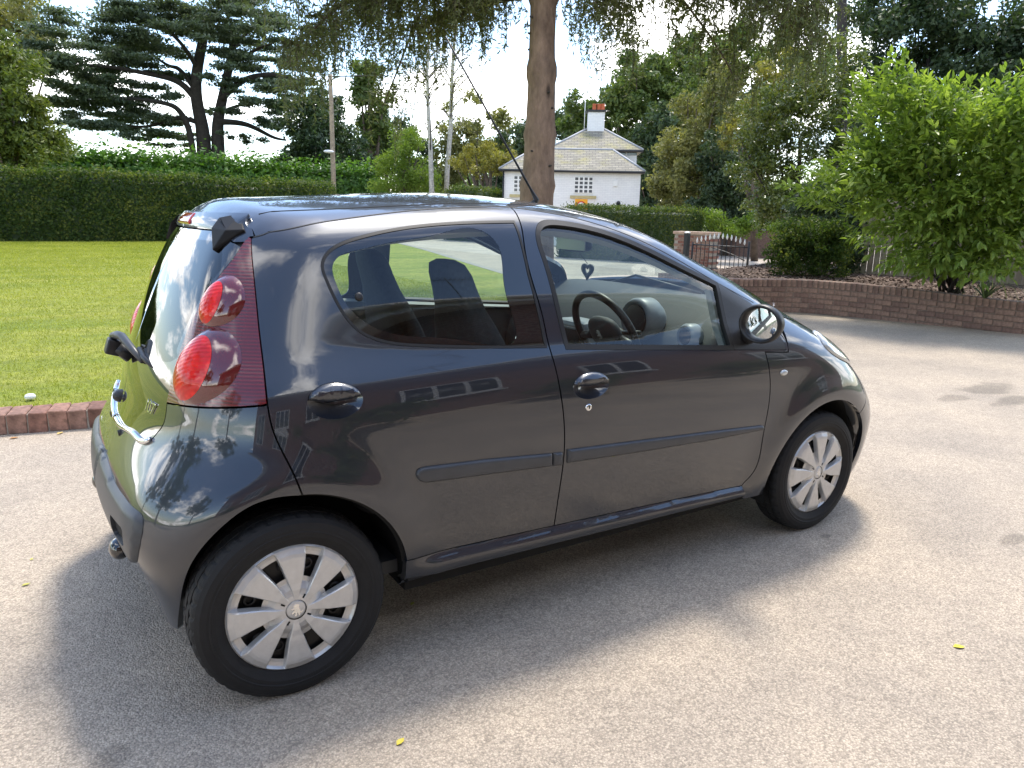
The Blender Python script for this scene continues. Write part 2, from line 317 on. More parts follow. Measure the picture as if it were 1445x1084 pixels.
def skin(outline, holes=(), grid=.02, off=0, rim=.014, puff=None, rays=chart_rays, disp=None):
    """triangulate a region of the skin: returns verts, faces, normals (right-hand side of the car)"""
    o = outline if area(outline) > 0 else outline[::-1]; loops = [o]+[h if area(h) < 0 else h[::-1] for h in holes]
    lo, hi = o.min(0), o.max(0); gx, gy = np.meshgrid(np.arange(lo[0], hi[0], grid), np.arange(lo[1], hi[1], grid*.87)); gx[1::2] += grid/2
    G = np.c_[gx.ravel(), gy.ravel()]; G = G[inside(G, o)]
    for h in loops[1:]: G = G[~inside(G, h)]
    if len(G): G = G[bdist(G, loops) > grid*.45]
    if puff and len(G):   # extra rows near the edge so that the rounding is smooth
        ex = [inset(l, puff[1]*k) for l in loops for k in (.12, .35, .7)]; E = np.concatenate(ex); E = E[inside(E, o)]
        for h in loops[1:]: E = E[~inside(E, h)]
        G = np.r_[G[bdist(G, loops) > puff[1]], E[bdist(E, loops) > puff[1]*.08]]
    pts = np.concatenate(loops+[G]); edges = []; k = 0
    for l in loops: edges += [(k+i, k+(i+1) % len(l)) for i in range(len(l))]; k += len(l)
    v2, e2, f2, *_ = geometry.delaunay_2d_cdt([Vector(p) for p in pts], edges, [], 0, 1e-6)
    Q = np.array([tuple(v) for v in v2]); T = np.array([f for f in f2 if len(f) == 3]); c = Q[T].mean(1); ok = inside(c, o)
    for h in loops[1:]: ok &= ~inside(c, h)
    T = T[ok]; P = solve(Q, rays); N = grad(P); d = np.full(len(Q), float(off)) if not callable(off) else off(Q, P)
    if puff:
        b = np.clip(bdist(Q, loops)/puff[1], 0, 1); d = d+puff[0]*np.sqrt(np.maximum(0, 1-(1-b)**2))
    P = P+N*d[:, None]
    fn = np.cross(P[T[:, 1]]-P[T[:, 0]], P[T[:, 2]]-P[T[:, 0]]); flip = (fn*N[T[:, 0]]).sum(1) < 0; T[flip] = T[flip][:, ::-1]
    if puff or disp:
        acc = np.zeros_like(P); fn = np.cross(P[T[:, 1]]-P[T[:, 0]], P[T[:, 2]]-P[T[:, 0]])
        for i in range(3): np.add.at(acc, T[:, i], fn)
        N = acc/(np.linalg.norm(acc, axis=1)[:, None]+1e-12)
    V = [P]; NN = [N]; FA = T.tolist(); base = len(P)
    if rim:
        eset = {}
        for a, b, c2 in T:
            for e in ((a, b), (b, c2), (c2, a)): eset[e] = 1
        bd = [(a, b) for a, b in eset if (b, a) not in eset]; used = sorted({i for e in bd for i in e}); mp = {i: j for j, i in enumerate(used)}
        g = grad(P[used]); A = P[used]; B = A-g*rim; tn = np.zeros_like(A)
        for a, b in bd:
            w = np.cross(P[b]-P[a], g[mp[a]]); w /= np.linalg.norm(w)+1e-12; tn[mp[a]] += w; tn[mp[b]] += w
        tn /= np.linalg.norm(tn, axis=1)[:, None]+1e-12; m = len(used)
        V += [A, B]; NN += [tn, tn]
        for a, b in bd: i, j = base+mp[a], base+mp[b]; FA.append((j, i, i+m, j+m))
    return np.concatenate(V), FA, np.concatenate(NN)
def both(name, geo, mat, parents, sides=(1, -1), smooth=True):
    """the same part on the right-hand side (1) and mirrored on the left (-1); parents: one object or {side: object}"""
    out = {}
    for s in sides:
        v, f, n = geo; v = v.copy(); n = n.copy()
        if s < 0: v[:, 1] *= -1; n[:, 1] *= -1; f = [tuple(q)[::-1] for q in f]
        out[s] = mesh(name, v, f, mat, parents[s] if isinstance(parents, dict) else parents, smooth, n)
    return out
car = empty('hatchback_car', (0, 0, 0), 'small dark grey metallic five-door hatchback parked on the tarmac drive', 'car')
G_IN = .0024
# --- lines traced on the flank
DITCH = [(357.2, 335), (403, 324), (440, 316), (480, 309.5), (540, 301.5), (619, 294), (719, 291)]
FTOP = [(720, 292.5), (794, 304), (867.6, 324.6), (941, 358), (1000, 392), (1063, 427)]
RWIN = [(725.6, 311.5), (619.3, 314.8), (552.9, 323), (503, 334.7), (473, 346.4), (458, 359.7), (453, 374.6), (458, 392.9), (469.8, 419.4), (486.4, 447.7), (503, 466), (523, 477.6), (552.9, 485.9), (592.7, 489.2), (685.7, 491.5), (772, 490.9)]
RWIN_R = [(772, 490.9), (765.5, 459.3), (747, 386), (725.6, 311.5)]
RCLEAR = [(682.4, 326.4), (699, 339.7), (712.3, 402.8), (728, 478), (640, 478.5), (572, 474), (530, 463), (491.4, 432.7), (473, 396), (469.2, 376.3), (474.8, 364.6), (503, 353), (552.9, 341.4), (619.3, 329.8)]
BLINE = [(720.6, 292.5), (743.9, 369.6), (765.5, 446), (776, 492.5), (785.4, 525.7), (793.7, 572), (796.7, 620), (796, 640), (790, 688), (782, 740.5)]
SILL_A = [(572, 793.7), (612.9, 781.3), (692.6, 761.4), (782, 740.5)]
SILL_B = [(782, 740.5), (878.6, 721.5), (967.2, 702.9), (1046.9, 683.9)]
SILL_BOT = [(566, 836.7), (657, 810), (790, 770), (923, 737), (1047, 708)]
FD_FRONT = [(1079.8, 497), (1086.4, 530), (1085.8, 564), (1075.7, 621.9), (1060, 670.6), (1046.9, 683.9)]
FWIN = [(798.6, 493.2), (782.7, 429.7), (764.3, 363.3), (756, 330), (758.7, 317), (768, 311), (786, 311), (823, 317), (867.6, 330), (911.9, 348.6), (956, 370.7), (1011.5, 398.4)]
FWIN_F = [(1011.5, 398.4), (1018, 422), (1033, 481), (1036, 494)]
SAIL_T = [(1011.5, 398.4), (1058, 427), (1085, 455), (1107, 485), (1109, 494)]
RD_REAR = [(377.5, 571), (383, 600), (397, 635), (410, 660), (427, 700)]
LAMP_R = [(355, 336), (355.7, 360.7), (360, 405), (365.7, 464), (372.3, 519.4), (377.5, 571)]
LAMP_B = [(377.5, 572), (321.4, 575.7), (266, 573.9), (235.8, 569)]
LAMP_L = [(235.8, 569), (242, 537.8), (258.7, 482.5), (280.8, 434.5), (306.6, 393.9), (332.5, 360.7), (347.2, 338.6), (352, 334)]
def arch(cx, r, a0, a1, n=40):
    t = np.radians(np.linspace(a0, a1, n)); return np.c_[cx+r*np.cos(t), AZ+r*np.sin(t)]
c_ditch, c_ftop, c_bline = cur(DITCH), cur(FTOP), cur(BLINE)
c_silla, c_sillb, c_fdf = cur(SILL_A), cur(SILL_B), cur(FD_FRONT)
c_rdr, c_lr, c_lb, c_ll = cur(RD_REAR), cur(LAMP_R), cur(LAMP_B), cur(LAMP_L)
_q = np.polyfit(np.r_[c_silla, c_sillb][:, 0], np.r_[c_silla, c_sillb][:, 1], 2)   # fair the sill line
for _c in (c_silla, c_sillb): _c[:, 1] = np.polyval(_q, _c[:, 0])
c_fdf[-1] = c_sillb[-1]; c_bline[-1] = c_silla[-1]
# rear arch: door part from the shut line to the sill; bumper part behind it
RA, FA_ = .345, .338
a_s = math.degrees(math.atan2(c_rdr[-1][1]-AZ, c_rdr[-1][0])); a_e = math.degrees(math.asin((c_silla[0][1]-AZ)/RA))
c_arch_d = arch(AXR, RA, a_s, a_e)
c_silla[0] = c_arch_d[-1]; c_rdr[-1] = c_arch_d[0]
rdoor = cat(c_ditch[::-1], c_lr, c_rdr, c_arch_d, c_silla, c_bline[::-1])
h_rwin = cat(cur(RWIN), cur(RWIN_R, False))
fdoor = cat(c_bline, c_sillb, c_fdf[::-1], cur([(1079.8, 497), (1112.5, 497), (1111, 484), (1063, 426)], False), c_ftop[::-1])
h_fwin = cat(cur(FWIN), cur(SAIL_T, False), cur([(1109, 494), (1036, 494), (798.6, 493.2)], False))
h_fglass = cat(cur(FWIN), cur(FWIN_F, False), cur([(1036, 494), (798.6, 493.2)], False))
def ell(cx, cz, a, b, n=40, rot=0):
    t = np.linspace(0, 2*math.pi, n, endpoint=False); x, y = a*np.cos(t), b*np.sin(t); return np.c_[cx+x*math.cos(rot)-y*math.sin(rot), cz+x*math.sin(rot)+y*math.cos(rot)]
HR = to_chart(hits([(474, 566)]))[0]; HF = to_chart(hits([(834.5, 544)]))[0]
hr_hole, hf_hole = ell(*HR, .077, .049), ell(*HF, .077, .046)
# --- doors
rd = both('rear_door', skin(inset(rdoor, G_IN), [inset(h_rwin, -.001), hr_hole], rim=.022), M['paint'], car)
fd = both('front_door', skin(inset(fdoor, G_IN), [inset(h_fwin, -.001), hf_hole], rim=.022), M['paint'], car)
def ribbon(outline, w_out, w_in, depth): return skin(inset(outline, -w_out), [inset(outline, w_in)], grid=.03, off=-depth, rim=0)
both('door_seal', ribbon(rdoor, .010, .014, .017), M['gap'], rd); both('door_seal', ribbon(fdoor, .010, .014, .017), M['gap'], fd)
# --- side glazing
both('window_seal', skin(h_rwin, [inset(h_rwin, .0075)], grid=.05, off=.001, rim=.01), M['rubber'], rd)
rg = inset(h_rwin, .008); rc = loop(RCLEAR)
both('glazing_border', skin(rg, [rc], off=-.001, rim=.004), M['frit'], rd); both('window_glass', skin(rc, [], grid=.03, off=-.001, rim=0), M['glass'], rd)
both('window_seal', skin(h_fglass, [inset(h_fglass, .017)], grid=.05, off=.001, rim=.02, puff=(.004, .008)), M['rubber'], fd)
both('window_glass', skin(inset(h_fglass, .016), [], grid=.03, off=-.008, rim=0), M['glass'], fd)
sail = cat(cur(SAIL_T, False), cur([(1109, 494), (1036, 494)], False), cur(FWIN_F, False)[::-1])
both('mirror_sail', skin(inset(sail, .001), off=.001, rim=.012), M['black'], fd)
# --- door handles: flap over a scooped cup
def handle(q, a, b, par):
    n, m = 40, 9; v = []; f = []
    t = np.linspace(0, 2*math.pi, n, endpoint=False); C = solve(np.array([q])); N = grad(C)[0]; ex = np.array([1., 0, 0])-N*N[0]; ex /= np.linalg.norm(ex); ez = np.cross(ex, N); ez *= np.sign(ez[2]); C = C[0]
    bor = solve(ell(*q, a, b, n)); k = np.linspace(1, 0, m)
    V = []; 
    for i, kk in enumerate(k):
        dep = -.030*(1-kk**2)**1.0; V.append(C+(bor-C)*kk+N*dep)
    V = np.concatenate(V); f = [(i*n+j, i*n+(j+1) % n, (i+1)*n+(j+1) % n, (i+1)*n+j) for i in range(m-1) for j in range(n)]
    fo_ = []
    for q_ in f:
        w = np.cross(V[q_[1]]-V[q_[0]], V[q_[2]]-V[q_[0]]); fo_.append(q_ if w@N > 0 else q_[::-1])
    f = fo_
    acc = np.zeros_like(V)
    for a_, b_, c_, d_ in f:
        w = np.cross(V[b_]-V[a_], V[c_]-V[a_]); w = w if w@N > 0 else -w; acc[[a_, b_, c_, d_]] += w
    nn_ = acc/(np.linalg.norm(acc, axis=1)[:, None]+1e-12)
    both('handle_cup', (V, f, nn_), M['paint'], par)
    # flap: upper half of the ellipse, crowned
    th = np.linspace(0.06, math.pi-.06, 30); top = np.c_[q[0]+a*.95*np.cos(th), q[1]+.006+b*.86*np.sin(th)]
    low = resample(np.array([top[-1], (q[0]-a*.5, q[1]+.001), (q[0], q[1]-.001), (q[0]+a*.5, q[1]+.001), top[0]]), .006)[1:-1]
    fo = cat(top, low); both('door_handle', skin(fo, grid=.008, off=.000, rim=.016, puff=(.023, .034)), M['paint'], par)
handle(HR, .077, .049, rd); handle(HF, .077, .046, fd)
lk = to_chart(hits([(830.5, 575)]))[0]
lko = both('lock_barrel', skin(ell(*lk, .013, .013, 20), grid=.006, off=.0, rim=.006, puff=(.005, .006)), M['chrome'], fd, sides=(1,))
both('keyhole', skin(ell(*lk, .0025, .005, 12), grid=.01, off=.0056, rim=0), M['gap'], fd, sides=(1,))
kn = to_chart(hits([(506.5, 419)]))[0]; both('window_catch', skin(ell(*kn, .012, .012, 18), grid=.008, off=0, rim=.003, puff=(.008, .006)), M['black'], rd)
# --- rubbing strips
def strip(pa, pb, ends=(1, 1)):
    up = cur(pa, False); lo = cur(pb, False); o = cat(up, lo[::-1]); return skin(o, grid=.014, off=.001, rim=.008, puff=(.011, .011))
both('rubbing_strip', strip([(587, 669), (588, 664), (593, 660.5), (602, 658.3), (690, 647.5), (778, 639.5)], [(587, 671), (589, 676), (594, 680), (602, 681), (690, 669), (778, 657.5)]), M['greyplastic'], rd)
both('rubbing_strip_end', strip([(780, 639.3), (793, 638)], [(780, 657.3), (793, 656)]), M['greyplastic'], rd)
both('rubbing_strip', strip([(800, 634.5), (900, 621.5), (1000, 609), (1075, 600), (1077, 602)], [(800, 653), (900, 638), (1000, 621.5), (1074, 607), (1077, 604.5)]), M['greyplastic'], fd)
# --- sill
c_st = np.r_[c_silla, c_sillb[1:]]; c_sb = cur(SILL_BOT); c_sb[:, 1] = np.polyval(np.polyfit(c_sb[:, 0], c_sb[:, 1], 1), c_sb[:, 0])
sill = cat(c_st, resample(np.array([c_st[-1], c_sb[-1]]), smooth=False)[1:], c_sb[::-1], resample(np.array([c_sb[0], arch(AXR, RA, -8, -8, 1)[0], c_st[0]]), smooth=False)[1:-1])
def sill_bulge(Q, P):   # the sill has a rounded shelf below the door line
    zt = np.interp(Q[:, 0], c_st[:, 0], c_st[:, 1]); zb = np.interp(Q[:, 0], c_sb[:, 0], c_sb[:, 1]); t = np.clip((zt-Q[:, 1])/(zt-zb), 0, 1)
    fade = sst(.34, .47, Q[:, 0])
    return fade*(.020*sst(0, .3, t)*(1-sst(.45, 1.05, t)))-.03*sst(.55, 1.0, t)
both('sill', skin(inset(sill, .001), grid=.010, off=sill_bulge, rim=.03, disp=1), M['paint'], car)
# --- front wing, bonnet edge, head lamp, front bumper
edge_y = lambda x: -(.70-.05*(x-1.95)-.10*np.clip(x-2.3, 0, 1)**1.5)
bx = np.linspace(2.06, 2.34, 16); bon_e = solve(np.c_[bx, edge_y(bx)], top_rays); c_bon = to_chart(bon_e)
a0 = math.degrees(math.acos(np.clip((1.995-AXF)/FA_, -1, 1)))
SPLIT = to_chart(hits([(1206, 574), (1211, 566), (1215.5, 560)]))
c_af = arch(AXF, FA_, 188, 47, 44)
hl_low = resample(np.r_[c_bon[-1:], to_chart(hits([(1162.4, 487), (1177, 501.8), (1196, 512.5)])), np.array([[2.72, .690]])])
wing = cat(c_fdf[::-1], cur([(1079.8, 497), (1112.5, 497), (1111, 484)], False), resample(np.array([to_chart(hits([(1111, 484)]))[0], c_bon[0]]), smooth=False)[1:], c_bon, hl_low, resample(np.array([(2.72, .69), (2.66, .60), c_af[-1]]))[1:], c_af[::-1], resample(np.array([c_af[0], c_sb[-1], c_st[-1]]), smooth=False)[1:])
wg = both('front_wing', skin(inset(wing, G_IN), rim=.02), M['paint'], car)
rp = to_chart(hits([(1106, 526)]))[0]; both('side_repeater', skin(ell(*rp, .021, .0125, 24), grid=.008, off=0, rim=.005, puff=(.008, .009)), M['lampclear'], wg)
# head lamp between wing, bonnet and bumper
bx2 = np.linspace(2.34, 2.78, 20); ey2 = -(.6805-.040*((bx2-2.34)/.44)**1.2-.13*((bx2-2.34)/.44)**2.5); c_hlt = to_chart(solve(np.c_[bx2, ey2], top_rays))
hl_end = c_hlt[-1]
hl = cat(hl_low, resample(np.array([(2.72, .69), (2.86, .655), (2.95, .655), hl_end]), smooth=False)[1:], c_hlt[::-1])
both('head_lamp', skin(inset(hl, .003), rim=.02, grid=.018, puff=(.012, .02)), M['lampclear'], car)
# front bumper
low_f = resample(np.array([(S_FRONT, .20), (2.9, .19), (2.66, .19), (AXF+FA_*math.cos(math.radians(-10)), AZ+FA_*math.sin(math.radians(-10)))]))
mid_t = resample(np.array([hl_end, (3.2, .60), (3.35, .595), (S_FRONT, .59)]))
fb = cat(arch(AXF, FA_, 47, -10, 24)[::-1], resample(np.array([c_af[-1], (2.66, .60), (2.72, .69)]))[1:], resample(np.array([(2.72, .69), (2.86, .655), (2.95, .655), hl_end]), smooth=False)[1:], mid_t[1:], resample(np.array([mid_t[-1], low_f[0]]), smooth=False)[1:], low_f[1:])
gr = np.array([(3.05, .42), (3.30, .45), (S_FRONT+.0, .455), (S_FRONT+.0, .29), (3.2, .29), (3.0, .33)])
both('front_bumper', skin(inset(fb, G_IN), rim=.02, grid=.024), M['paint'], car)
both('front_grille', skin(resample(gr, closed=True, smooth=False), off=.002, rim=.004, grid=.03), M['black'], car)
# bonnet, windscreen, A-pillar strips, roof in the top chart
def P2(q): return solve(q)[:, :2]
def mirror_loop(h): return cat(h, (h*[1, -1])[::-1])
edge_front = solve(np.r_[c_hlt[-1:], mid_t[1:]])[:, :2]
cowl = np.array([(2.06+.10*math.cos(t), .70*math.sin(-t)) for t in np.linspace(0, QA, 18)])
bon_half = np.r_[edge_front[::-1], solve(c_hlt[::-1])[1:, :2], bon_e[::-1][1:, :2]]
bon = mirror_loop(np.r_[bon_half, cowl[::-1][1:-1]])
bo = mesh('bonnet', *(lambda g: (g[0], g[1]))(skin(inset(bon, .003), rays=top_rays, grid=.03, rim=.012)), M['paint'], car, True)
ftop3 = solve(c_ftop); ditch3 = solve(c_ditch)
pil_out = np.r_[ftop3[:, :2], hits([(1111, 484)])[:, :2]]
pil_out = resample(np.r_[pil_out[::6], pil_out[-1:]], .02); po = pil_out[pil_out[:, 0] > 1.0]; w_in = .075
scr_e = po.copy(); kk = sst(1.0, 1.5, po[:, 0]); scr_e[:, 1] += .05+.03*kk; scr_e = scr_e[scr_e[:, 0] > 1.33]
hd = np.array([(1.33+.075*math.cos(t), scr_e[0, 1]*math.sin(t)) for t in np.linspace(QA, 0, 16)]); cw2 = cowl-[.012, 0]
scr_half = np.r_[cw2[:-1], scr_e[::-1][scr_e[::-1, 0] < 2.05], hd]
wsn = mirror_loop(np.r_[cw2[:-2], scr_e[::-1][scr_e[::-1][:, 0] < 2.03], hd[1:]])
both_top = lambda name, o, mat, par, **k: mesh(name, *(lambda g: (g[0], g[1]))(skin(o, rays=top_rays, **k)), mat, par, True)
ws = both_top('windscreen', inset(wsn, .002), M['glass'], car, grid=.05, rim=0)
pil = cat(po[po[:, 0] > 1.25], scr_e[::-1]); both('windscreen_pillar', skin(inset(pil, .0012), rays=top_rays, grid=.02, rim=.02, off=-.0012), M['paint'], car)
roof_side = np.r_[ditch3[:, :2], ftop3[1:, :2]]; roof_side = roof_side[(roof_side[:, 0] < 1.30)]
ls = np.r_[np.linspace(S_REAR, -.30, 30), np.linspace(-.28, -.17, 6)]; lz = 1.348-.032*sst(-.62, -.17, ls)
c_lip = np.c_[ls, lz]; lip = solve(c_lip-[0, .006])[:, :2]
roof = mirror_loop(np.r_[lip, roof_side[roof_side[:, 0] > .012], hd[1:]*[1, 1]])
rf = both_top('roof', inset(roof, .0035), M['paint'], car, grid=.03, rim=.02, off=-.001)
# ditch moulding between roof and doors
for s in (1, -1):
    c3 = np.r_[ditch3, ftop3[1:]][::3]; n3 = grad(c3); p3 = c3-n3*.003; p3[:, 1] *= s
    tube('roof_moulding', p3, .0042, M['rubber'], rf, n=6)
    gx = np.linspace(.05, 1.22, 30); g3 = solve(np.c_[gx, 0*gx-(.42+.03*sst(0, .6, gx))], top_rays); g3[:, 1] *= s; g3[:, 2] -= .0022
    tube('roof_groove', g3, .003, M['gap'], rf, n=5)
# --- tail: lamps, tailgate, spoiler lip, bumper
def snap(P):
    P = P.copy(); P[P[:, 0] < S_REAR+.006, 0] = S_REAR-.0004; return P
c_tb = resample(np.r_[to_chart(hits([(235.8, 569), (230, 600), (222, 611)])), [(-.535, .717), (-.673, .698), (-.82, .686), (S_REAR, .683)]])
def ribs_mat(name, c1, c2, freq, rough=.09):
    m, nt, p, out = new_mat(name); L = nt.links.new; tc = nn(nt, 'ShaderNodeTexCoord'); sp = nn(nt, 'ShaderNodeSeparateXYZ'); L(tc.outputs['Object'], sp.inputs[0])
    w = nn(nt, 'ShaderNodeMath', operation='MULTIPLY'); L(sp.outputs[2], w.inputs[0]); w.inputs[1].default_value = freq
    s = nn(nt, 'ShaderNodeMath', operation='SINE'); L(w.outputs[0], s.inputs[0])
    r = nn(nt, 'ShaderNodeMapRange', interpolation_type='SMOOTHSTEP'); L(s.outputs[0], r.inputs[0]); r.inputs[1].default_value = -.2; r.inputs[2].default_value = .7
    mx = nn(nt, 'ShaderNodeMix', data_type='RGBA'); L(r.outputs[0], mx.inputs['Factor']); mx.inputs[6].default_value = (*c1, 1); mx.inputs[7].default_value = (*c2, 1); L(mx.outputs[2], p.inputs['Base Color'])
    b = nn(nt, 'ShaderNodeBump'); b.inputs['Strength'].default_value = .06; b.inputs['Distance'].default_value = .002; L(s.outputs[0], b.inputs['Height']); L(b.outputs[0], p.inputs['Normal'])
    p.inputs['Roughness'].default_value = .25; p.inputs['Coat Weight'].default_value = 1; p.inputs['Coat Roughness'].default_value = .01; p.inputs['Coat IOR'].default_value = 1.5
    return m
M['lampbase'] = ribs_mat('ribbed_red_lens', (.085, .001, .003), (.16, .002, .005), 2*math.pi/.0090)
M['lampdark'] = pmat('smoked_red_dome', (.11, .004, .007), .12, coat=1, coat_r=.005); M['lampdark'].node_tree.nodes['Principled BSDF'].inputs['Coat IOR'].default_value = 1.75
def flute_mat():
    m, nt, p, out = new_mat('fluted_red_lens'); L = nt.links.new; tc = nn(nt, 'ShaderNodeTexCoord')
    w = nn(nt, 'ShaderNodeTexWave', wave_type='BANDS', bands_direction='DIAGONAL'); w.inputs['Scale'].default_value = 34; w.inputs['Distortion'].default_value = 1.5; L(tc.outputs['Object'], w.inputs['Vector'])
    n = nn(nt, 'ShaderNodeTexNoise', i_Scale=28, i_Detail=2); L(tc.outputs['Object'], n.inputs['Vector'])
    r = nn(nt, 'ShaderNodeValToRGB'); L(n.outputs[0], r.inputs[0]); e = r.color_ramp.elements; e[0].position = .35; e[0].color = (.52, .001, .001, 1); e[1].position = .68; e[1].color = (.85, .010, .004, 1)
    L(r.outputs[0], p.inputs['Base Color']); b = nn(nt, 'ShaderNodeBump'); b.inputs['Strength'].default_value = .22; b.inputs['Distance'].default_value = .004; L(w.outputs[0], b.inputs['Height']); L(b.outputs[0], p.inputs['Normal'])
    p.inputs['Roughness'].default_value = .3; p.inputs['Specular IOR Level'].default_value = .2; p.inputs['Coat Weight'].default_value = .55; p.inputs['Coat Roughness'].default_value = .01
    p.inputs['Subsurface Weight'].default_value = .15; p.inputs['Subsurface Radius'].default_value = (.02, .002, .002); p.inputs['Subsurface Scale'].default_value = 1
    return m
M['fluted'] = flute_mat()
Z1 = lambda L_: [(100+x/2.71, 250+y/2.71) for x, y in L_]
UPD = Z1([(488, 510), (495, 470), (520, 430), (560, 400), (610, 390), (650, 400), (680, 430), (684, 465), (665, 500), (630, 535), (590, 558), (545, 570), (510, 560), (490, 540)])
LOD = Z1([(390, 790), (395, 740), (420, 680), (460, 635), (510, 602), (570, 588), (620, 600), (660, 640), (673, 690), (660, 740), (625, 785), (580, 820), (530, 845), (480, 860), (430, 855), (400, 830)])
UPL = Z1([(490, 510), (500, 470), (530, 435), (570, 412), (600, 410), (606, 440), (600, 480), (580, 520), (550, 548), (515, 560), (493, 540)])
LOL = Z1([(392, 790), (400, 735), (430, 680), (470, 640), (515, 612), (548, 615), (568, 650), (570, 700), (552, 760), (520, 810), (470, 845), (425, 848), (398, 825)])
lamp = cat(c_lr, c_lb, c_ll)
def lowpass(P, h):
    """round a traced loop off by keeping its first harmonics"""
    z = np.fft.fft(P[:, 0]+1j*P[:, 1]); k = np.fft.fftfreq(len(z), 1/len(z)); z[np.abs(k) > h] = 0; z = np.fft.ifft(z); return np.c_[z.real, z.imag]
ud, ld, ul, ll_ = lowpass(loop(UPD), 1), lowpass(loop(LOD), 1), lowpass(loop(UPL), 2), lowpass(loop(LOL), 2)
ul = inset(ul, .002); ll_ = inset(ll_, .002)
tl = both('tail_lamp', skin(inset(lamp, .003), [inset(ud, .004), inset(ld, .004)], off=.002, grid=.016, rim=.02), M['lampbase'], car)
def dome(d_, h):
    c = d_.mean(0); a = np.arctan2(*(d_-c).T[::-1]); o = np.argsort(a); r = np.linalg.norm(d_-c, axis=1)[o]; a = a[o]
    aa = np.r_[a-2*math.pi, a, a+2*math.pi]; rr = np.r_[r, r, r]
    def fn(Q, P):
        e = Q-c; k = np.clip(np.linalg.norm(e, axis=1)/np.interp(np.arctan2(e[:, 1], e[:, 0]), aa, rr), 0, 1)
        return h*(1-k**2.6)**.8+.0025
    return fn
both('smoked_dome', skin(ud, [inset(ul, .0015)], grid=.009, off=dome(ud, .022), rim=0, disp=1), M['lampdark'], tl)
both('smoked_dome', skin(ld, [inset(ll_, .0015)], grid=.011, off=dome(ld, .028), rim=0, disp=1), M['lampdark'], tl)
both('reflector_lens', skin(ul, grid=.009, off=dome(ud, .023), rim=0, disp=1), M['fluted'], tl)
both('reflector_lens', skin(ll_, grid=.011, off=dome(ld, .029), rim=0, disp=1), M['fluted'], tl)
# tailgate: glossy black lower panel, privacy glass above, painted lip over it
gt = np.c_[ls, 1.305-.03*sst(-.62, -.33, ls)]; gt = gt[ls < -.335]
c_ll_up = c_ll[c_ll[:, 1] < gt[-1, 1]-.004]
tgate = cat(c_tb[::-1], c_ll_up, gt[::-1]); tgi = snap(inset(tgate, .003))
gb = np.array([(-.50, .955), (-.55, .935), (-.66, .928), (-.82, .925), (S_REAR, .925)])
gtop = gt[gt[:, 0] < -.47]-[0, .03]
gr_ = c_ll_up[(c_ll_up[:, 1] > .965)]+[-.035, 0]; gr_ = gr_[gr_[:, 1] < 1.20]
gl = snap(cat(resample(gb)[::-1], gr_, gtop[::-1]))
tg = both('tailgate', skin(tgi, [gl], rim=0, grid=.022), M['frit'], car)
both('tailgate_glass', skin(gl, off=0, rim=0, grid=.03), M['rearglass'], tg)
lipo = cat(gt, c_ll[c_ll[:, 1] > gt[-1, 1]-.003]+[.007, 0], c_ditch[:1]+[[.006, .003]], c_lip[::-1]); lipo = snap(inset(lipo, .001))
fil = resample(np.array([(-.44, 1.235), (-.30, 1.235), (-.14, 1.26), (-.14, 1.30), (-.30, 1.312), (-.44, 1.30)]), closed=True, smooth=False); both('corner_filler', skin(fil, off=-.010, rim=0, grid=.02), M['black'], tg)
lp = both('tailgate_lip', skin(lipo, off=lambda Q, P: .012*sst(1.30, 1.325, Q[:, 1])*(1-sst(-.5, -.25, Q[:, 0])), rim=.01, grid=.014, disp=1), M['paint'], car)
bl = np.array([(S_REAR-.098, 1.312), (S_REAR+.098, 1.312), (S_REAR+.093, 1.346), (S_REAR-.093, 1.346)])
blg = skin(resample(bl, .008, closed=True, smooth=False), off=.006, grid=.01, rim=.02, puff=(.010, .008))
mesh('high_brake_lamp', blg[0], blg[1], M['red'], car, True, blg[2])
# faceted black deflector fins at the top corners of the tailgate
def fin():
    b = hits([(322, 309), (343, 306), (346, 327), (304.4, 356), (312, 322)]); n = grad(b)
    q = np.array([b[0]-[.026, 0, -.004], b[1]-[.006, -.004, -.010], b[2]+n[2]*.008, b[3]+n[3]*.012, b[4]-[.028, 0, 0]])
    mid = (q[1]+q[2]+q[3])/3+np.array([-.022, -.014, .002])
    v = list(b-n*.012)+list(q)+[mid]
    f = [(5, 10, 6), (6, 10, 7), (7, 10, 8), (8, 10, 9), (9, 10, 5)]+[(i, (i+1) % 5, 5+(i+1) % 5, 5+i) for i in range(5)]+[(4, 3, 2, 1, 0)]
    return np.array(v), f
M['finblack'] = pmat('matt_black_moulding', (.010, .010, .011), .6, spec=.3)
fv, ff = fin()
for s in (1, -1):
    bm = bmesh.new(); vv = [bm.verts.new((p[0], p[1]*s, p[2])) for p in fv]
    for q in ff: bm.faces.new([vv[i] for i in q])
    bm_obj('deflector_fin', bm, M['finblack'], car, False, .003)
# chrome strip along the tailgate foot
ch = solve(c_tb[c_tb[:, 0] < -.535]); ch = ch+grad(ch)*.004
for s in (1, -1):
    P = ch[::2].copy(); P[:, 1] *= s; v, f = tube_geo(P, .0085, 8); tube('chrome_strip', P, .0085, M['chrome'], tg[s])
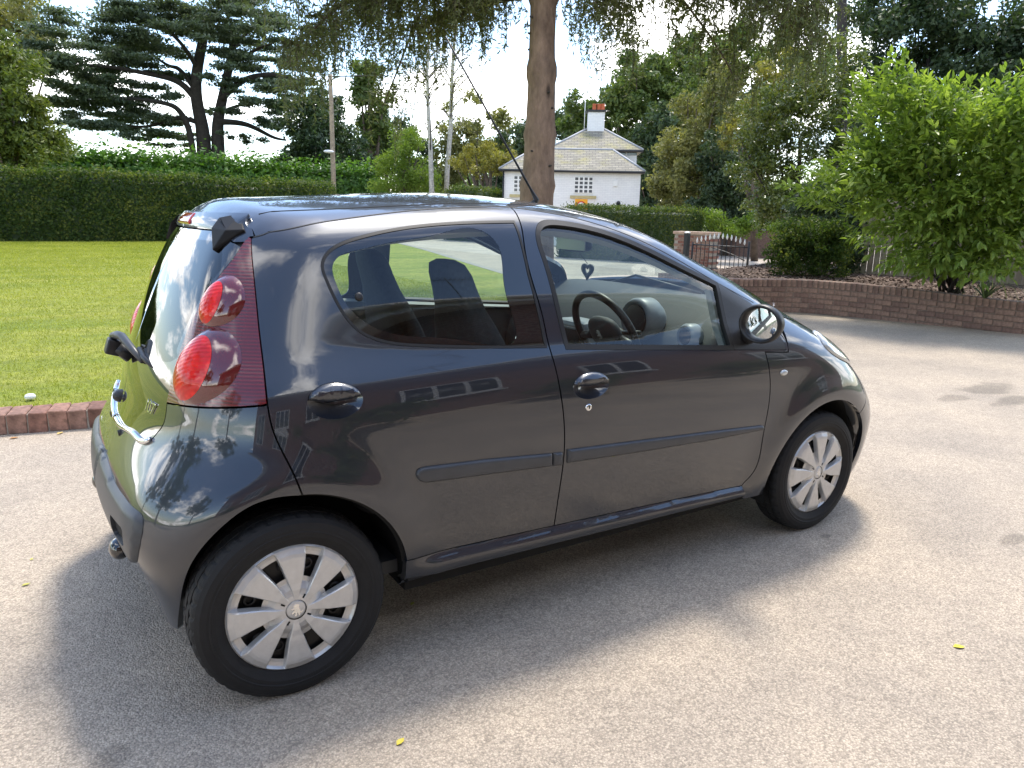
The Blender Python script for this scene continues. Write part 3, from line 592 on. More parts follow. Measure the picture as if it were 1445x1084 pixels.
# bumper
c_ab = cur([(251.6, 889.3), (254, 860), (259.9, 825.8), (278.6, 784), (316, 742.7), (357.5, 713.7), (390.7, 703.3), (427, 700)]); c_ab[-1] = c_rdr[-1]
rb_low = resample(np.array([(S_REAR, .20), (-.7, .195), (-.5, .185), tuple(c_ab[0])]))
rb = cat(c_rdr, c_ab[::-1][1:], rb_low[::-1][1:], resample(np.array([(S_REAR, .20), (S_REAR, .683)]), smooth=False)[1:], c_tb[::-1][1:], c_lb[::-1][1:-1])
rbm = both('rear_bumper', skin(snap(inset(rb, G_IN)), rim=.02, grid=.018), M['paint'], car)
band = cat(resample(np.array([(S_REAR, .578), (-.80, .572), (-.64, .560), (-.448, .561), (-.405, .559)])), resample(np.array([(-.405, .559), (-.385, .552), (-.378, .535), (-.388, .465), (-.42, .41), (-.46, .385)]))[1:], resample(np.array([(-.46, .385), (-.55, .375), (-.68, .392), (-.84, .422), (S_REAR, .432)]))[1:])
rec = resample(np.array([(-.585, .490), (-.462, .500), (-.450, .492), (-.450, .455), (-.462, .446), (-.600, .424), (-.608, .432), (-.595, .48)]), .008, closed=True, smooth=False)
def band_off(Q, P): return .012*np.sqrt(np.clip(1-(1-np.clip(bdist(Q, [band[band[:, 0] > S_REAR+.01]])/.02, 0, 1))**2, 0, 1))+.001
bd = both('bumper_insert', skin(snap(band), [rec], grid=.014, off=band_off, rim=.014, disp=1), M['greyplastic'], rbm)
both('bumper_pocket', skin(inset(rec, -.002), grid=.02, off=.0015, rim=0), M['gap'], rbm)
# rear fog lamp under the insert
fg = np.array([-.386, -.33, .362])
def ellipsoid(c, r, n=20, m=12, rot=None, p=2.0):
    v = []; f = []
    for i in range(m+1):
        a = math.pi*i/m
        for k in range(n):
            t = 2*math.pi*k/n; q = np.array([math.sin(a)*math.cos(t), math.sin(a)*math.sin(t), math.cos(a)])
            if p != 2: q = np.sign(q)*np.abs(q)**(2/p); 
            v.append(q*r)
    v = np.array(v)
    if rot is not None: v = v@np.array(rot.to_3x3()).T
    v = v+c
    for i in range(m):
        for k in range(n): f.append((i*n+k, (i+1)*n+k, (i+1)*n+(k+1) % n, i*n+(k+1) % n))
    return v, f
def blob(name, c, r, mat, parent, rot=None, p=2.0, n=24, m=14):
    v, f = ellipsoid(np.array(c, float), np.array(r, float), n, m, rot, p); o = mesh(name, v, f, mat, parent, True)
    return o
for s in (1, -1): blob('fog_lamp', (-.392, -.335*s, .362), (.030, .036, .034), M['frit'], car)
# wiper on the tailgate glass
A_, B_, C_ = at_y((160, 474), .02), at_y((172, 475), -.05), at_y((201, 510), -.20); K_ = at_y((160, 489), .02)
bm = bmesh.new(); add_box(bm, (-.022, -.03, -.026), (.022, .03, .026), Matrix.Translation(K_)@Matrix.Rotation(math.radians(18), 4, 'Y')); wm = bm_obj('rear_wiper', bm, M['black'], car, True, .007)
sp0 = solve(np.array([[S_REAR, .885]]))[0]; tube('wiper_spindle', [K_+[.01, -.02, 0], sp0], [.022, .024], M['black'], wm)
tube('wiper_arm', [A_, (A_+B_)/2+[0, 0, .004], B_, (B_+C_)/2, C_], [.013, .014, .014, .012, .008], M['greyplastic'], wm, n=10)
D_ = solve(to_chart(hits([(212, 508)])))[0]; tube('wiper_blade', [C_+[0, .06, .03], C_+[.004, 0, .01], C_+[.03, -.14, -.012]], [.008, .009, .006], M['black'], wm, n=6)
blob('tailgate_button', (-.318, .045, .745), (.028, .03, .022), M['black'], car)
for s in (1, -1): tube('tailgate_stop', [(-.32, -.13*s, .668), (-.352, -.13*s, .664)], .010, M['black'], car)
# 107 badge, raised chrome figures
def text_mesh(name, txt, size, depth, mat, parent, mtx, shear=0):
    cu = bpy.data.curves.new(name, 'FONT'); cu.body = txt; cu.size = size; cu.extrude = depth; cu.shear = shear; cu.align_x = 'CENTER'; cu.bevel_depth = .0
    o = bpy.data.objects.new(name, cu); COL.objects.link(o); dg = bpy.context.evaluated_depsgraph_get(); me = bpy.data.meshes.new_from_object(o.evaluated_get(dg)); bpy.data.objects.remove(o)
    me.transform(mtx); return link(name, me, mat, parent)
bq = np.array([[-.615, .776]]); bp = solve(bq)[0]; bn = grad(bp[None])[0]; ex = np.array([0, -1., 0]); ex -= bn*(ex@bn); ex /= np.linalg.norm(ex); ez = np.cross(bn, ex)
mtx = Matrix([[ex[0], ez[0], bn[0], bp[0]+bn[0]*.004], [ex[1], ez[1], bn[1], bp[1]+bn[1]*.004], [ex[2], ez[2], bn[2], bp[2]+bn[2]*.004], [0, 0, 0, 1]])
text_mesh('model_badge', '107', .052, .0012, M['chrome'], tg[1], mtx, .15)
# aerial
tube('aerial', [(1.30, 0, 1.405), (1.322, 0, 1.432), (1.29, 0, 1.475), (.884, 0, 2.02)], [.022, .012, .005, .0034], M['black'], car)
# --- door mirrors
def door_mirror(s):
    c = np.array([1.755, -.872, .985]); R = Matrix.Rotation(math.radians(14*s), 4, 'Z')
    prof = [(.084, .0), (.087, .012), (.086, .030), (.079, .052), (.060, .072), (.034, .083), (0.002, .086)]
    v = []; f = []; n = 36
    def ring(r, h): return [np.array([h, r*math.cos(t)*.98, r*.86*math.sin(t)]) for t in np.linspace(0, 2*math.pi, n, endpoint=False)]
    rings = [(.068, .028), (.070, .006), (.078, -.004), (.084, 0)]+prof[1:]
    for r, h in rings: v += ring(r, h)
    for i in range(len(rings)-1):
        for k in range(n): f.append((i*n+k, i*n+(k+1) % n, (i+1)*n+(k+1) % n, (i+1)*n+k))
    T = np.array(R.to_3x3())
    pos = c.copy(); pos[1] *= s
    hs = mesh('door_mirror', (np.array(v)@T.T)+pos, f, M['black'], car, True)
    g = ring(.069, .026); gv = np.array([[.024, 0, 0]]+g)@T.T+pos
    mesh('mirror_glass', gv, [(0, 1+(k+1) % n, 1+k) for k in range(n)], M['mirror'], hs, True)
    tube('mirror_arm', [(1.83, -.74*s, .925), (1.81, -.79*s, .93), (1.79, -.83*s, .95)], [.045, .036, .03], M['black'], hs, n=10)
for s in (1, -1): door_mirror(s)
# --- wheels
def tyre_geo():
    # (radius, y) outer sidewall is -y
    hw = .0775
    prof = [(.186, -.058), (.196, -.066), (.215, -.076), (.226, -.0768), (.228, -.0785), (.231, -.0785), (.233, -.0772), (.240, -hw), (.256, -.0735), (.2675, -.064), (.2725, -.057), (.2752, -.050), (.2760, -.034), (.2690, -.0335), (.2690, -.029), (.2768, -.0285), (.2775, -.004), (.2700, -.0035)]
    full = prof+[(r, -y) for r, y in prof[::-1]]; n = 168; m = len(full); v = []; f = []
    for k in range(n):
        t = 2*math.pi*k/n; c, s = math.cos(t), math.sin(t)
        for i, (r, y) in enumerate(full):
            j = min(i, m-1-i)
            if j in (10, 11, 12) and k % 4 == (0 if i < m/2 else 2): r -= .003
            if j in (15, 16) and k % 6 == (0 if i < m/2 else 3): r -= .003
            z = r*s
            if z < -.271: y = y*1.0; z = -.271
            v.append((r*c, y, z))
    for k in range(n):
        k2 = (k+1) % n
        for i in range(m-1): f.append((k*m+i, k*m+i+1, k2*m+i+1, k2*m+i))
    return v, f
def trim_geo():
    NB = 8; v = []; f = []
    rs = [.030, .045, .062, .080, .094, .108, .128, .150, .158, .168, .178, .1845, .189, .190]
    def dish(r): return -.004-.010*math.exp(-((r-.03)/.05)**2)+ (.006 if r > .186 else 0)
    hb = math.radians(13.5)
    def ba(r, e):  # blade edge angles: blades widen a little outward and lean
        w = hb*(.62+.38*min(1, (r-.03)/.06)) ; lean = math.radians(5)*(r-.03)/.16
        return lean+e*w
    def blade_h(r): return -.006*float(sst(.030, .07, r))*(1-float(sst(.165, .189, r)))-.0045*float(sst(.06, .11, r))*(1-float(sst(.150, .187, r)))
    rows = []
    for b in range(NB):
        base = 2*math.pi*b/NB
        cols = [(ba, -1, 1), (ba, -.9, 1), (ba, 0, 1), (ba, .9, 1), (ba, 1, 1), 'g0', 'g1', 'g2', 'g3']
        for c in cols:
            col = []
            for r in rs:
                if isinstance(c, tuple):
                    a = ba(r, c[1]); edge = abs(c[1]) > .95; h = dish(r)+blade_h(r)*(0.75 if edge else 1)
                else:
                    k = int(c[1]); a1 = ba(r, 1); a2 = ba(r, -1)+2*math.pi/NB; fr = (.06, .35, .65, .94)[k]; a = a1+(a2-a1)*fr; h = dish(r)+.011*float(sst(.05, .085, r))*(1-float(sst(.172, .189, r)))
                col.append(len(v)); v.append((r*math.cos(base+a), h, r*math.sin(base+a)))
            rows.append(col)
    m = len(rows)
    for i in range(m):
        j = (i+1) % m; gap = (i % 9) in (5, 6, 7)
        for k in range(len(rs)-1):
            if gap and .085 < rs[k] and rs[k+1] < .160: continue
            f.append((rows[i][k], rows[i][k+1], rows[j][k+1], rows[j][k]))
    # return lip round the rim
    o = len(v)
    for i in range(m): v.append((v[rows[i][-1]][0], v[rows[i][-1]][1]+.018, v[rows[i][-1]][2]))
    for i in range(m): f.append((rows[i][-1], o+i, o+(i+1) % m, rows[(i+1) % m][-1]))
    return v, f
def steel_geo():
    v, f = lathe_geo([(.012, .004), (.06, .004), (.10, .012), (.145, .010), (.165, .002), (.182, .012), (.182, .05), (.15, .09)], 48)
    parts = [(v, f)]
    for k in range(12):
        t = 2*math.pi*(k+.3)/12; c = np.array([.126*math.cos(t), .003, .126*math.sin(t)])
        vv, ff_ = lathe_geo([(.011, .0), (.016, -.004), (.019, .004)], 12); parts.append(((np.array(vv)+c).tolist(), ff_))
    return join_geo(parts)
LION = [(-.35, -.9), (-.1, -.55), (-.3, -.35), (-.55, -.55), (-.75, -.4), (-.45, -.1), (-.2, .1), (-.55, .1), (-.8, .3), (-.55, .35), (-.25, .4), (-.45, .6), (-.3, .85), (.0, .95), (.3, .85), (.45, .6), (.35, .35), (.55, .05), (.5, -.2), (.75, -.35), (.9, -.1), (.98, -.3), (.75, -.6), (.45, -.5), (.5, -.8), (.3, -.95), (.25, -.6), (.05, -.35), (.1, -.7), (-.05, -.95)]
def lion_mesh(name, size, mat, parent, mtx, th=.0015):
    bm = bmesh.new(); vv = [bm.verts.new((x*size, y*size, 0)) for x, y in LION]; fc = bm.faces.new(vv); r = bmesh.ops.extrude_face_region(bm, geom=[fc])
    bmesh.ops.translate(bm, vec=(0, 0, th), verts=[e for e in r['geom'] if isinstance(e, bmesh.types.BMVert)]); bmesh.ops.transform(bm, matrix=mtx, verts=bm.verts)
    return bm_obj(name, bm, mat, parent)
_ty, _tr, _st = tyre_geo(), trim_geo(), steel_geo()
me_ty = me_tr = None
for wx in (AXR, AXF):
    for s in (1, -1):
        # authored for the right side (outside = -y); the left wheels are turned round the vertical axis
        rz = 0 if s == 1 else math.pi; wl = mesh('wheel', _st[0], _st[1], M['steel'], car, True); wl.location = (wx, -.722*s, .272); wl.rotation_euler = (0, 0, rz)
        wl.data.transform(Matrix.Translation((0, -.045, 0)))
        mesh('tyre', _ty[0], _ty[1], M['tyre'], wl, False)
        spin = -.05 if wx == AXR else -.10
        R = Matrix.Rotation(-spin, 4, 'Y')
        tr = mesh('wheel_trim', _tr[0], _tr[1], M['silver'], wl, False); tr.data.transform(Matrix.Translation((0, -.062, 0))@R)
        v, f = lathe_geo([(.0001, -.010), (.024, -.0095), (.0275, -.008), (.029, -.004), (.034, .004)], 32); v = np.array(v)+[0, -.0665, 0]; mesh('trim_cap', v, f, M['silver'], wl, True)
        lion_mesh('lion_emblem', .020, M['chrome'], wl, Matrix.Translation((0, -.0762, 0))@Matrix.Rotation(math.radians(90), 4, 'X'))
        for k in range(4):
            t = math.radians(45+90*k+12); c = (.043*math.cos(t), -.0735, .043*math.sin(t))
            box_obj('trim_slot', (-.006, -.003, -.0022), (.006, .003, .0022), M['gap'], wl, mtx=Matrix.Translation(c)@Matrix.Rotation(-t, 4, 'Y'))
        # wheel housing
        n = 30; v = []; f = []
        rr = .352 if wx == AXR else .345
        for k in range(n+1):
            t = math.radians((-4+150*k/n) if wx == AXR else (-2+196*k/n))
            for y in (-.785, -.50): v.append((wx+rr*math.cos(t), y*s, AZ+rr*math.sin(t)))
        for k in range(n): f.append((2*k, 2*k+1, 2*k+3, 2*k+2))
        o = len(v); v.append((wx, -.50*s, AZ)); f += [(o, 2*k+1, 2*k+3) for k in range(n)]
        v = [(x, math.copysign(min(abs(y), .78-.50*max(0, wx-x-.0) if wx == AXR else .785-.38*max(0, x-wx-.12)), y), z) for x, y, z in v]
        mesh('wheel_housing', v, f, M['gap'], car, True)
# underbody
bm = bmesh.new(); add_box(bm, (-.27, -.49, .20), (2.85, .49, .26)); add_box(bm, (.36, -.735, .205), (1.97, .735, .255)); bm_obj('underbody', bm, M['gap'], car)
box_obj('floor_pan', (.20, -.70, .258), (2.0, .70, .30), M['inner'], car)
tube('exhaust', [(.6, .3, .2), (-.2, .33, .19), (-.33, .33, .19)], .025, M['steel'], car)
# --- cabin
side_all = cat(c_ditch[::-1][:-1], np.array([(.10, 1.22), (.02, 1.0)]), np.array([(.02, .94), (1.95, .86)]), cur([(1105, 484), (1063, 432)], False), c_ftop[::-1])
belt_l = np.array([(.36, .33), (1.92, .33), (1.94, .86), (.05, .945), (.10, .7), (.30, .55)])
trim_hi = cat(c_ditch[::-1], resample(np.array([c_ditch[0], (.03, 1.1), (.05, .945)]), smooth=False)[1:], resample(np.array([(.05, .945), (1.90, .862)]), smooth=False)[1:], c_ftop[::-1][1:])
both('pillar_trim', skin(inset(trim_hi, .012), [inset(h_rwin, .012), inset(h_fglass, .012)], grid=.04, off=-.034, rim=.028), M['lining'], car)
both('door_card', skin(resample(belt_l, .04, closed=True, smooth=False), grid=.06, off=-.055, rim=0), M['inner'], car)
both_top('headlining', inset(roof, .03), M['lining'], car, grid=.06, off=-.045, rim=0)
def loft(secs, n=20, p=3.0):
    """secs: (centre, half width along y, half thickness along x)"""
    v = []; f = []
    for c, w, t in secs:
        for k in range(n):
            a = 2*math.pi*k/n; cx, sy = math.cos(a), math.sin(a)
            v.append((c[0]+t*np.sign(cx)*abs(cx)**(2/p), c[1]+w*np.sign(sy)*abs(sy)**(2/p), c[2]))
    for i in range(len(secs)-1):
        for k in range(n): f.append((i*n+k, i*n+(k+1) % n, (i+1)*n+(k+1) % n, (i+1)*n+k))
    f.append(tuple(range(n))[::-1]); f.append(tuple((len(secs)-1)*n+k for k in range(n)))
    return v, f
for y in (-.36, .36):
    S = [(.95, .40, .21, .08), (.93, .48, .24, .085), (.89, .62, .245, .085), (.85, .76, .24, .08), (.81, .88, .225, .072), (.775, .98, .185, .06), (.755, 1.04, .145, .052), (.735, 1.10, .125, .05), (.715, 1.16, .115, .048), (.702, 1.195, .095, .04), (.698, 1.21, .05, .02)]
    v, f = loft([((x, y, z), w, t) for x, z, w, t in S]); st = mesh('front_seat', v, f, M['seat'], car, True)
    blob('seat_cushion', (1.17, y, .45), (.27, .245, .085), M['seat'], st, p=3.4)
v, f = loft([((x, 0, z), w, t) for x, z, w, t in ((.36, .42, .60, .08), (.32, .55, .60, .08), (.26, .72, .59, .07), (.22, .86, .57, .06), (.20, .915, .53, .045), (.195, .93, .45, .02))], 32, 5); rs_ = mesh('rear_seat', v, f, M['seat'], car, True)
blob('seat_cushion', (.60, 0, .45), (.27, .60, .08), M['seat'], rs_, p=4)
for y in (-.3, .3): blob('headrest', (.185, y, .975), (.04, .115, .065), M['seat'], rs_, p=3.2)
box_obj('parcel_shelf', (-.20, -.46, .895), (.17, .46, .91), M['inner'], car, .003)
# dashboard: section swept across the car
dsec = [(1.66, .50), (1.60, .62), (1.575, .74), (1.60, .83), (1.655, .90), (1.75, .96), (1.87, 1.01), (1.99, 1.04), (2.08, 1.02), (2.12, .50)]
v = []; f = []; ys = np.linspace(-.71, .71, 25)
for y in ys:
    k = .05*(abs(y)/.71)**3
    for x, z in dsec: v.append((x+k*(x < 1.9), y, z-.03*(abs(y)/.71)**4))
m = len(dsec)
for i in range(len(ys)-1):
    for k in range(m): f.append((i*m+k, i*m+(k+1) % m, (i+1)*m+(k+1) % m, (i+1)*m+k))
f += [tuple(range(m)), tuple((len(ys)-1)*m+k for k in range(m))[::-1]]
dash = mesh('dashboard', v, f, M['dash'], car, True); dash.data.set_sharp_from_angle(angle=math.radians(40))
for y, px in ((-.60, (981, 467)),):
    c = np.array([1.655, -.60, .905]); v, f = lathe_geo([(.0, -.002), (.030, -.004), (.040, -.010), (.046, -.004), (.052, .01), (.05, .05)], 28)
    for sy in (1, -1):
        q = np.array([(h, a, b) for a, h, b in v])+c*[1, sy, 1]; dv = mesh('air_vent', q, f, M['dashsilver'], dash, True)
        blob('vent_core', c*[1, sy, 1]+[-.004, 0, 0], (.012, .034, .034), M['black'], dv)
# instrument pod behind the wheel
v, f = lathe_geo([(.001, .0), (.068, .0), (.08, -.012), (.092, .01), (.09, .08), (.06, .12)], 32); q = np.array([(h+1.60, a-.36, b+.945) for a, h, b in v]); pod = mesh('instrument_pod', q, f, M['dashsilver'], dash, True)
blob('dial', (1.597, -.36, .945), (.006, .066, .066), M['black'], pod)
# centre console
box_obj('centre_console', (1.52, -.11, .42), (1.66, .11, .90), M['dashsilver'], dash, .02, smooth=False)
box_obj('centre_vent', (1.505, -.10, .80), (1.53, .10, .875), M['black'], dash, .008)
# steering wheel
swc = np.array([1.44, -.36, .90]); Rm = np.array(Matrix.Rotation(math.radians(-26), 4, 'Y').to_3x3())
ring = [np.array([0, .182*math.cos(t), .182*math.sin(t)]) for t in np.linspace(0, 2*math.pi, 49)]
v, f = tube_geo([Rm@p+swc for p in ring], .0155, 10, False); sw = mesh('steering_wheel', v, f, M['black'], car, True)
hv, hf = ellipsoid(np.zeros(3), np.array([.03, .095, .075]), 24, 12, None, 2.6); mesh('airbag_pad', (np.array(hv)@Rm.T)+swc, hf, M['inner'], sw, True)
for a in (-12, 192, 270): 
    t = math.radians(a); d = np.array([0, math.cos(t), math.sin(t)]); tube('spoke', [Rm@(d*.07)+swc, Rm@(d*.172)+swc], [.022, .016], M['black'], sw)
lion_mesh('lion_emblem', .024, M['chrome'], sw, Matrix.Translation(swc+Rm@np.array([-.031, 0, .01]))@Matrix.Rotation(math.radians(-26), 4, 'Y')@Matrix.Rotation(-QA, 4, 'Z')@Matrix.Rotation(QA, 4, 'X'))
tube('column_stalk', [swc+[.05, -.02, 0], swc+[.045, -.16, .02]], .009, M['black'], sw); tube('steering_column', [swc+[.02, 0, 0], (1.66, -.36, .80)], .04, M['black'], sw)
# rear-view mirror
rvm = blob('rear_view_mirror', (1.535, 0, 1.245), (.022, .118, .034), M['black'], car, p=3.4); tube('mirror_stem', [(1.55, 0, 1.26), (1.575, 0, 1.315)], .009, M['black'], rvm)
box_obj('mirror_face', (1.5115, -.105, 1.218), (1.5155, .105, 1.272), pmat('dulled_mirror', (.30, .32, .32), .25, metal=.6), rvm)
tube('wiper_arm', [(2.07, .5, .99), (2.00, .1, 1.085), (1.99, -.35, 1.04)], .006, M['black'], car)
# heart air freshener hanging from the mirror
hp = []
for t in np.linspace(0, 2*math.pi, 40, endpoint=False): hp.append((.042*math.sin(t)**3, .0026*(13*math.cos(t)-5*math.cos(2*t)-2*math.cos(3*t)-math.cos(4*t))))
bm = bmesh.new(); hc = at_y((829, 382), 0.0)
for k_ in (1., .45):
    pass
o_ = [[bm.verts.new((x+hc[0], y*k+hc[1], z*k+hc[2])) for y, z in hp] for k, x in ((1, -.005), (1, .005), (.45, .005), (.45, -.005))]
for a in range(4):
    A, B = o_[a], o_[(a+1) % 4]
    for i in range(40): bm.faces.new((A[i], A[(i+1) % 40], B[(i+1) % 40], B[i]))
heart = bm_obj('air_freshener', bm, M['rubber'], None, True); tag(heart, 'dark heart-shaped air freshener hanging below the car mirror', 'air freshener')
tube('cord', [(hc[0], hc[1], hc[2]+.03), (1.545, 0, 1.225)], .0015, M['rubber'], heart, n=5)
# ---------------------------------------------------------------- ground, kerb, lawn
def noise_col(nt, vec, scale, detail, c1, c2, lo=.3, hi=.7, rough=.6):
    n = nn(nt, 'ShaderNodeTexNoise', i_Scale=scale, i_Detail=detail, i_Roughness=rough); nt.links.new(vec, n.inputs['Vector'])
    r = nn(nt, 'ShaderNodeValToRGB'); nt.links.new(n.outputs[0], r.inputs[0]); e = r.color_ramp.elements
    e[0].position = lo; e[1].position = hi; e[0].color = (*c1, 1); e[1].color = (*c2, 1); return r.outputs[0], n.outputs[0]
def mul(nt, a, b, fac=1):
    m = nn(nt, 'ShaderNodeMix', data_type='RGBA', blend_type='MULTIPLY'); m.inputs['Factor'].default_value = fac; nt.links.new(a, m.inputs[6]); nt.links.new(b, m.inputs[7]); return m.outputs[2]
def tarmac_mat(name, base, stains=()):
    m, nt, p, out = new_mat(name); L = nt.links.new; tc = nn(nt, 'ShaderNodeTexCoord'); V = tc.outputs['Object']
    vo = nn(nt, 'ShaderNodeTexVoronoi', feature='F1'); vo.inputs['Scale'].default_value = 185; L(V, vo.inputs['Vector'])
    sp = nn(nt, 'ShaderNodeSeparateColor'); L(vo.outputs['Color'], sp.inputs[0])
    r = nn(nt, 'ShaderNodeValToRGB'); L(sp.outputs[0], r.inputs[0]); e = r.color_ramp.elements
    b = np.array(base); e[0].position = 0; e[0].color = (*(b*.66), 1); e[1].position = 1; e[1].color = (*(b*1.28), 1); k = r.color_ramp.elements.new(.3); k.color = (*(b*.85), 1); k = r.color_ramp.elements.new(.75); k.color = (*(b*1.12), 1)
    # dark binder between the chippings
    dr = nn(nt, 'ShaderNodeMapRange'); L(vo.outputs['Distance'], dr.inputs[0]); dr.inputs[1].default_value = .35; dr.inputs[2].default_value = .75; dr.inputs[3].default_value = 1; dr.inputs[4].default_value = .74
    c0 = nn(nt, 'ShaderNodeVectorMath', operation='SCALE'); L(r.outputs[0], c0.inputs[0]); L(dr.outputs[0], c0.inputs['Scale'])
    c1, _ = noise_col(nt, V, 1.1, 6, (.80, .80, .82), (1.10, 1.08, 1.06), .34, .66); c2, _ = noise_col(nt, V, 14, 4, (.93, .93, .93), (1.06, 1.06, 1.06), .32, .68)
    col = mul(nt, mul(nt, c0.outputs[0], c1), c2)
    if stains:
        dn = nn(nt, 'ShaderNodeTexNoise', i_Scale=3.2, i_Detail=4); L(V, dn.inputs['Vector'])
        for x, y, a, bb, dk in stains:
            mp = nn(nt, 'ShaderNodeMapping'); mp.inputs['Location'].default_value = (-x/a, -y/bb, 0); mp.inputs['Scale'].default_value = (1/a, 1/bb, 0); L(V, mp.inputs[0])
            ln = nn(nt, 'ShaderNodeVectorMath', operation='LENGTH'); L(mp.outputs[0], ln.inputs[0]); ad = nn(nt, 'ShaderNodeMath', operation='MULTIPLY_ADD'); L(dn.outputs[0], ad.inputs[0]); ad.inputs[1].default_value = 1.8; L(ln.outputs['Value'], ad.inputs[2])
            sr = nn(nt, 'ShaderNodeMapRange', interpolation_type='SMOOTHSTEP'); L(ad.outputs[0], sr.inputs[0]); sr.inputs[1].default_value = 1.45; sr.inputs[2].default_value = 2.0; sr.inputs[3].default_value = dk; sr.inputs[4].default_value = 1
            v = nn(nt, 'ShaderNodeVectorMath', operation='SCALE'); L(col, v.inputs[0]); L(sr.outputs[0], v.inputs['Scale']); col = v.outputs[0]
    L(col, p.inputs['Base Color']); p.inputs['Roughness'].default_value = .85
    bu = nn(nt, 'ShaderNodeBump', invert=True); bu.inputs['Strength'].default_value = .7; bu.inputs['Distance'].default_value = .004; L(vo.outputs['Distance'], bu.inputs['Height']); L(bu.outputs[0], p.inputs['Normal'])
    return m
st = [(*at_z((1395, 548))[:2], .38, .16, .62), (*at_z((1345, 562))[:2], .2, .10, .68), (*at_z((1425, 566))[:2], .34, .11, .62), (*at_z((1430, 762))[:2], .10, .05, .7), (*at_z((160, 1070))[:2], .06, .05, .7), (*at_z((1165, 757))[:2], .06, .03, .6)]
M['tarmac'] = tarmac_mat('worn_tarmac', (.440, .372, .290), st)
M['paledrive'] = tarmac_mat('pale_drive_surface', (.52, .45, .37))
def sheet(name, poly, z, mat, kind='structure'):
    bm = bmesh.new(); bm.faces.new([bm.verts.new((x, y, z)) for x, y in poly]); bmesh.ops.triangulate(bm, faces=bm.faces); o = bm_obj(name, bm, mat); tag(o, kind=kind); return o
def grass_mat(name, c1, c2, c3):
    m, nt, p, out = new_mat(name); L = nt.links.new; tc = nn(nt, 'ShaderNodeTexCoord'); V = tc.outputs['Object']
    mp = nn(nt, 'ShaderNodeMapping'); mp.inputs['Scale'].default_value = (.35, 1.3, 1); L(V, mp.inputs[0])
    a, _ = noise_col(nt, mp.outputs[0], 1.0, 7, c1, c2, .36, .64); b, _ = noise_col(nt, V, 60, 4, (.55, .6, .5), (1.3, 1.3, 1.25), .3, .7); c, _ = noise_col(nt, V, 7, 5, (.8, .82, .8), (1.16, 1.15, 1.1), .35, .65)
    L(mul(nt, mul(nt, a, b), c), p.inputs['Base Color']); p.inputs['Roughness'].default_value = .8; p.inputs['Specular IOR Level'].default_value = .25
    n = nn(nt, 'ShaderNodeTexNoise', i_Scale=90, i_Detail=5); L(V, n.inputs['Vector']); bu = nn(nt, 'ShaderNodeBump'); bu.inputs['Strength'].default_value = .8; bu.inputs['Distance'].default_value = .03; L(n.outputs[0], bu.inputs['Height']); L(bu.outputs[0], p.inputs['Normal'])
    return m
M['lawn'] = grass_mat('mown_lawn', (.19, .235, .028), (.32, .32, .06), None)
M['rough'] = grass_mat('rough_ground', (.05, .08, .02), (.10, .12, .03), None)
def leaf_mat(name, cols, trans=.3, rough=.5, spec=.4, patch=.5):
    """leaf shader: each leaf takes its own tone; thin leaves pass some light"""
    m = bpy.data.materials.new(name); m.use_nodes = True; nt = m.node_tree; nt.nodes.clear(); L = nt.links.new; out = nn(nt, 'ShaderNodeOutputMaterial')
    g = nn(nt, 'ShaderNodeNewGeometry'); tc = nn(nt, 'ShaderNodeTexCoord'); n = nn(nt, 'ShaderNodeTexNoise', i_Scale=patch, i_Detail=3); L(tc.outputs['Object'], n.inputs['Vector'])
    ad = nn(nt, 'ShaderNodeMath', operation='MULTIPLY_ADD'); L(g.outputs['Random Per Island'], ad.inputs[0]); ad.inputs[1].default_value = .55; sc = nn(nt, 'ShaderNodeMapRange'); L(n.outputs[0], sc.inputs[0]); sc.inputs[1].default_value = .3; sc.inputs[2].default_value = .7; sc.inputs[4].default_value = .45; L(sc.outputs[0], ad.inputs[2])
    r = nn(nt, 'ShaderNodeValToRGB'); L(ad.outputs[0], r.inputs[0]); e = r.color_ramp.elements; e[0].color = (*cols[0], 1); e[1].color = (*cols[-1], 1)
    for i, c in enumerate(cols[1:-1]): k = e.new((i+1)/(len(cols)-1)); k.color = (*c, 1)
    p = nn(nt, 'ShaderNodeBsdfPrincipled'); p.inputs['Roughness'].default_value = rough; p.inputs['Specular IOR Level'].default_value = spec; L(r.outputs[0], p.inputs['Base Color'])
    t = nn(nt, 'ShaderNodeBsdfTranslucent'); tm = nn(nt, 'ShaderNodeMix', data_type='RGBA', blend_type='MULTIPLY'); tm.inputs['Factor'].default_value = 1; L(r.outputs[0], tm.inputs[6]); tm.inputs[7].default_value = (1.5, 1.6, .7, 1); L(tm.outputs[2], t.inputs[0])
    mx = nn(nt, 'ShaderNodeMixShader'); mx.inputs[0].default_value = trans; L(p.outputs[0], mx.inputs[1]); L(t.outputs[0], mx.inputs[2]); L(mx.outputs[0], out.inputs[0])
    return m
sheet('ground', [(-400, -300), (500, -300), (500, 600), (-400, 600)], -.05, M['rough'])
sheet('drive', [(-40, -6.3), (13, -6.3), (13.3, 9.9), (12.5, 45), (-40, 45)], 0, M['tarmac'])
KERB = resample(np.array([(-14, 4.9), (-6, 3.42), (-2.5, 2.86), (-.8, 2.575), (.2, 2.40), (1.2, 2.33), (2.6, 2.5), (4.2, 3.2), (5.6, 4.5), (6.7, 6.3), (7.6, 9), (9.0, 14), (11, 21), (13, 30)]), .1075)
kt = np.gradient(KERB, axis=0); kt /= np.linalg.norm(kt, axis=1)[:, None]; kn_ = np.c_[-kt[:, 1], kt[:, 0]]
lawn_edge = KERB+kn_*.215
lawn = sheet('lawn', [(-90, 4.9), *map(tuple, lawn_edge[::3]), (13, 44), (-90, 60)], .108, M['lawn'])
M['brick'] = pmat('red_brick', (.185, .083, .060), .85, var=.45, vscale=18, bump=.6, bscale=120)
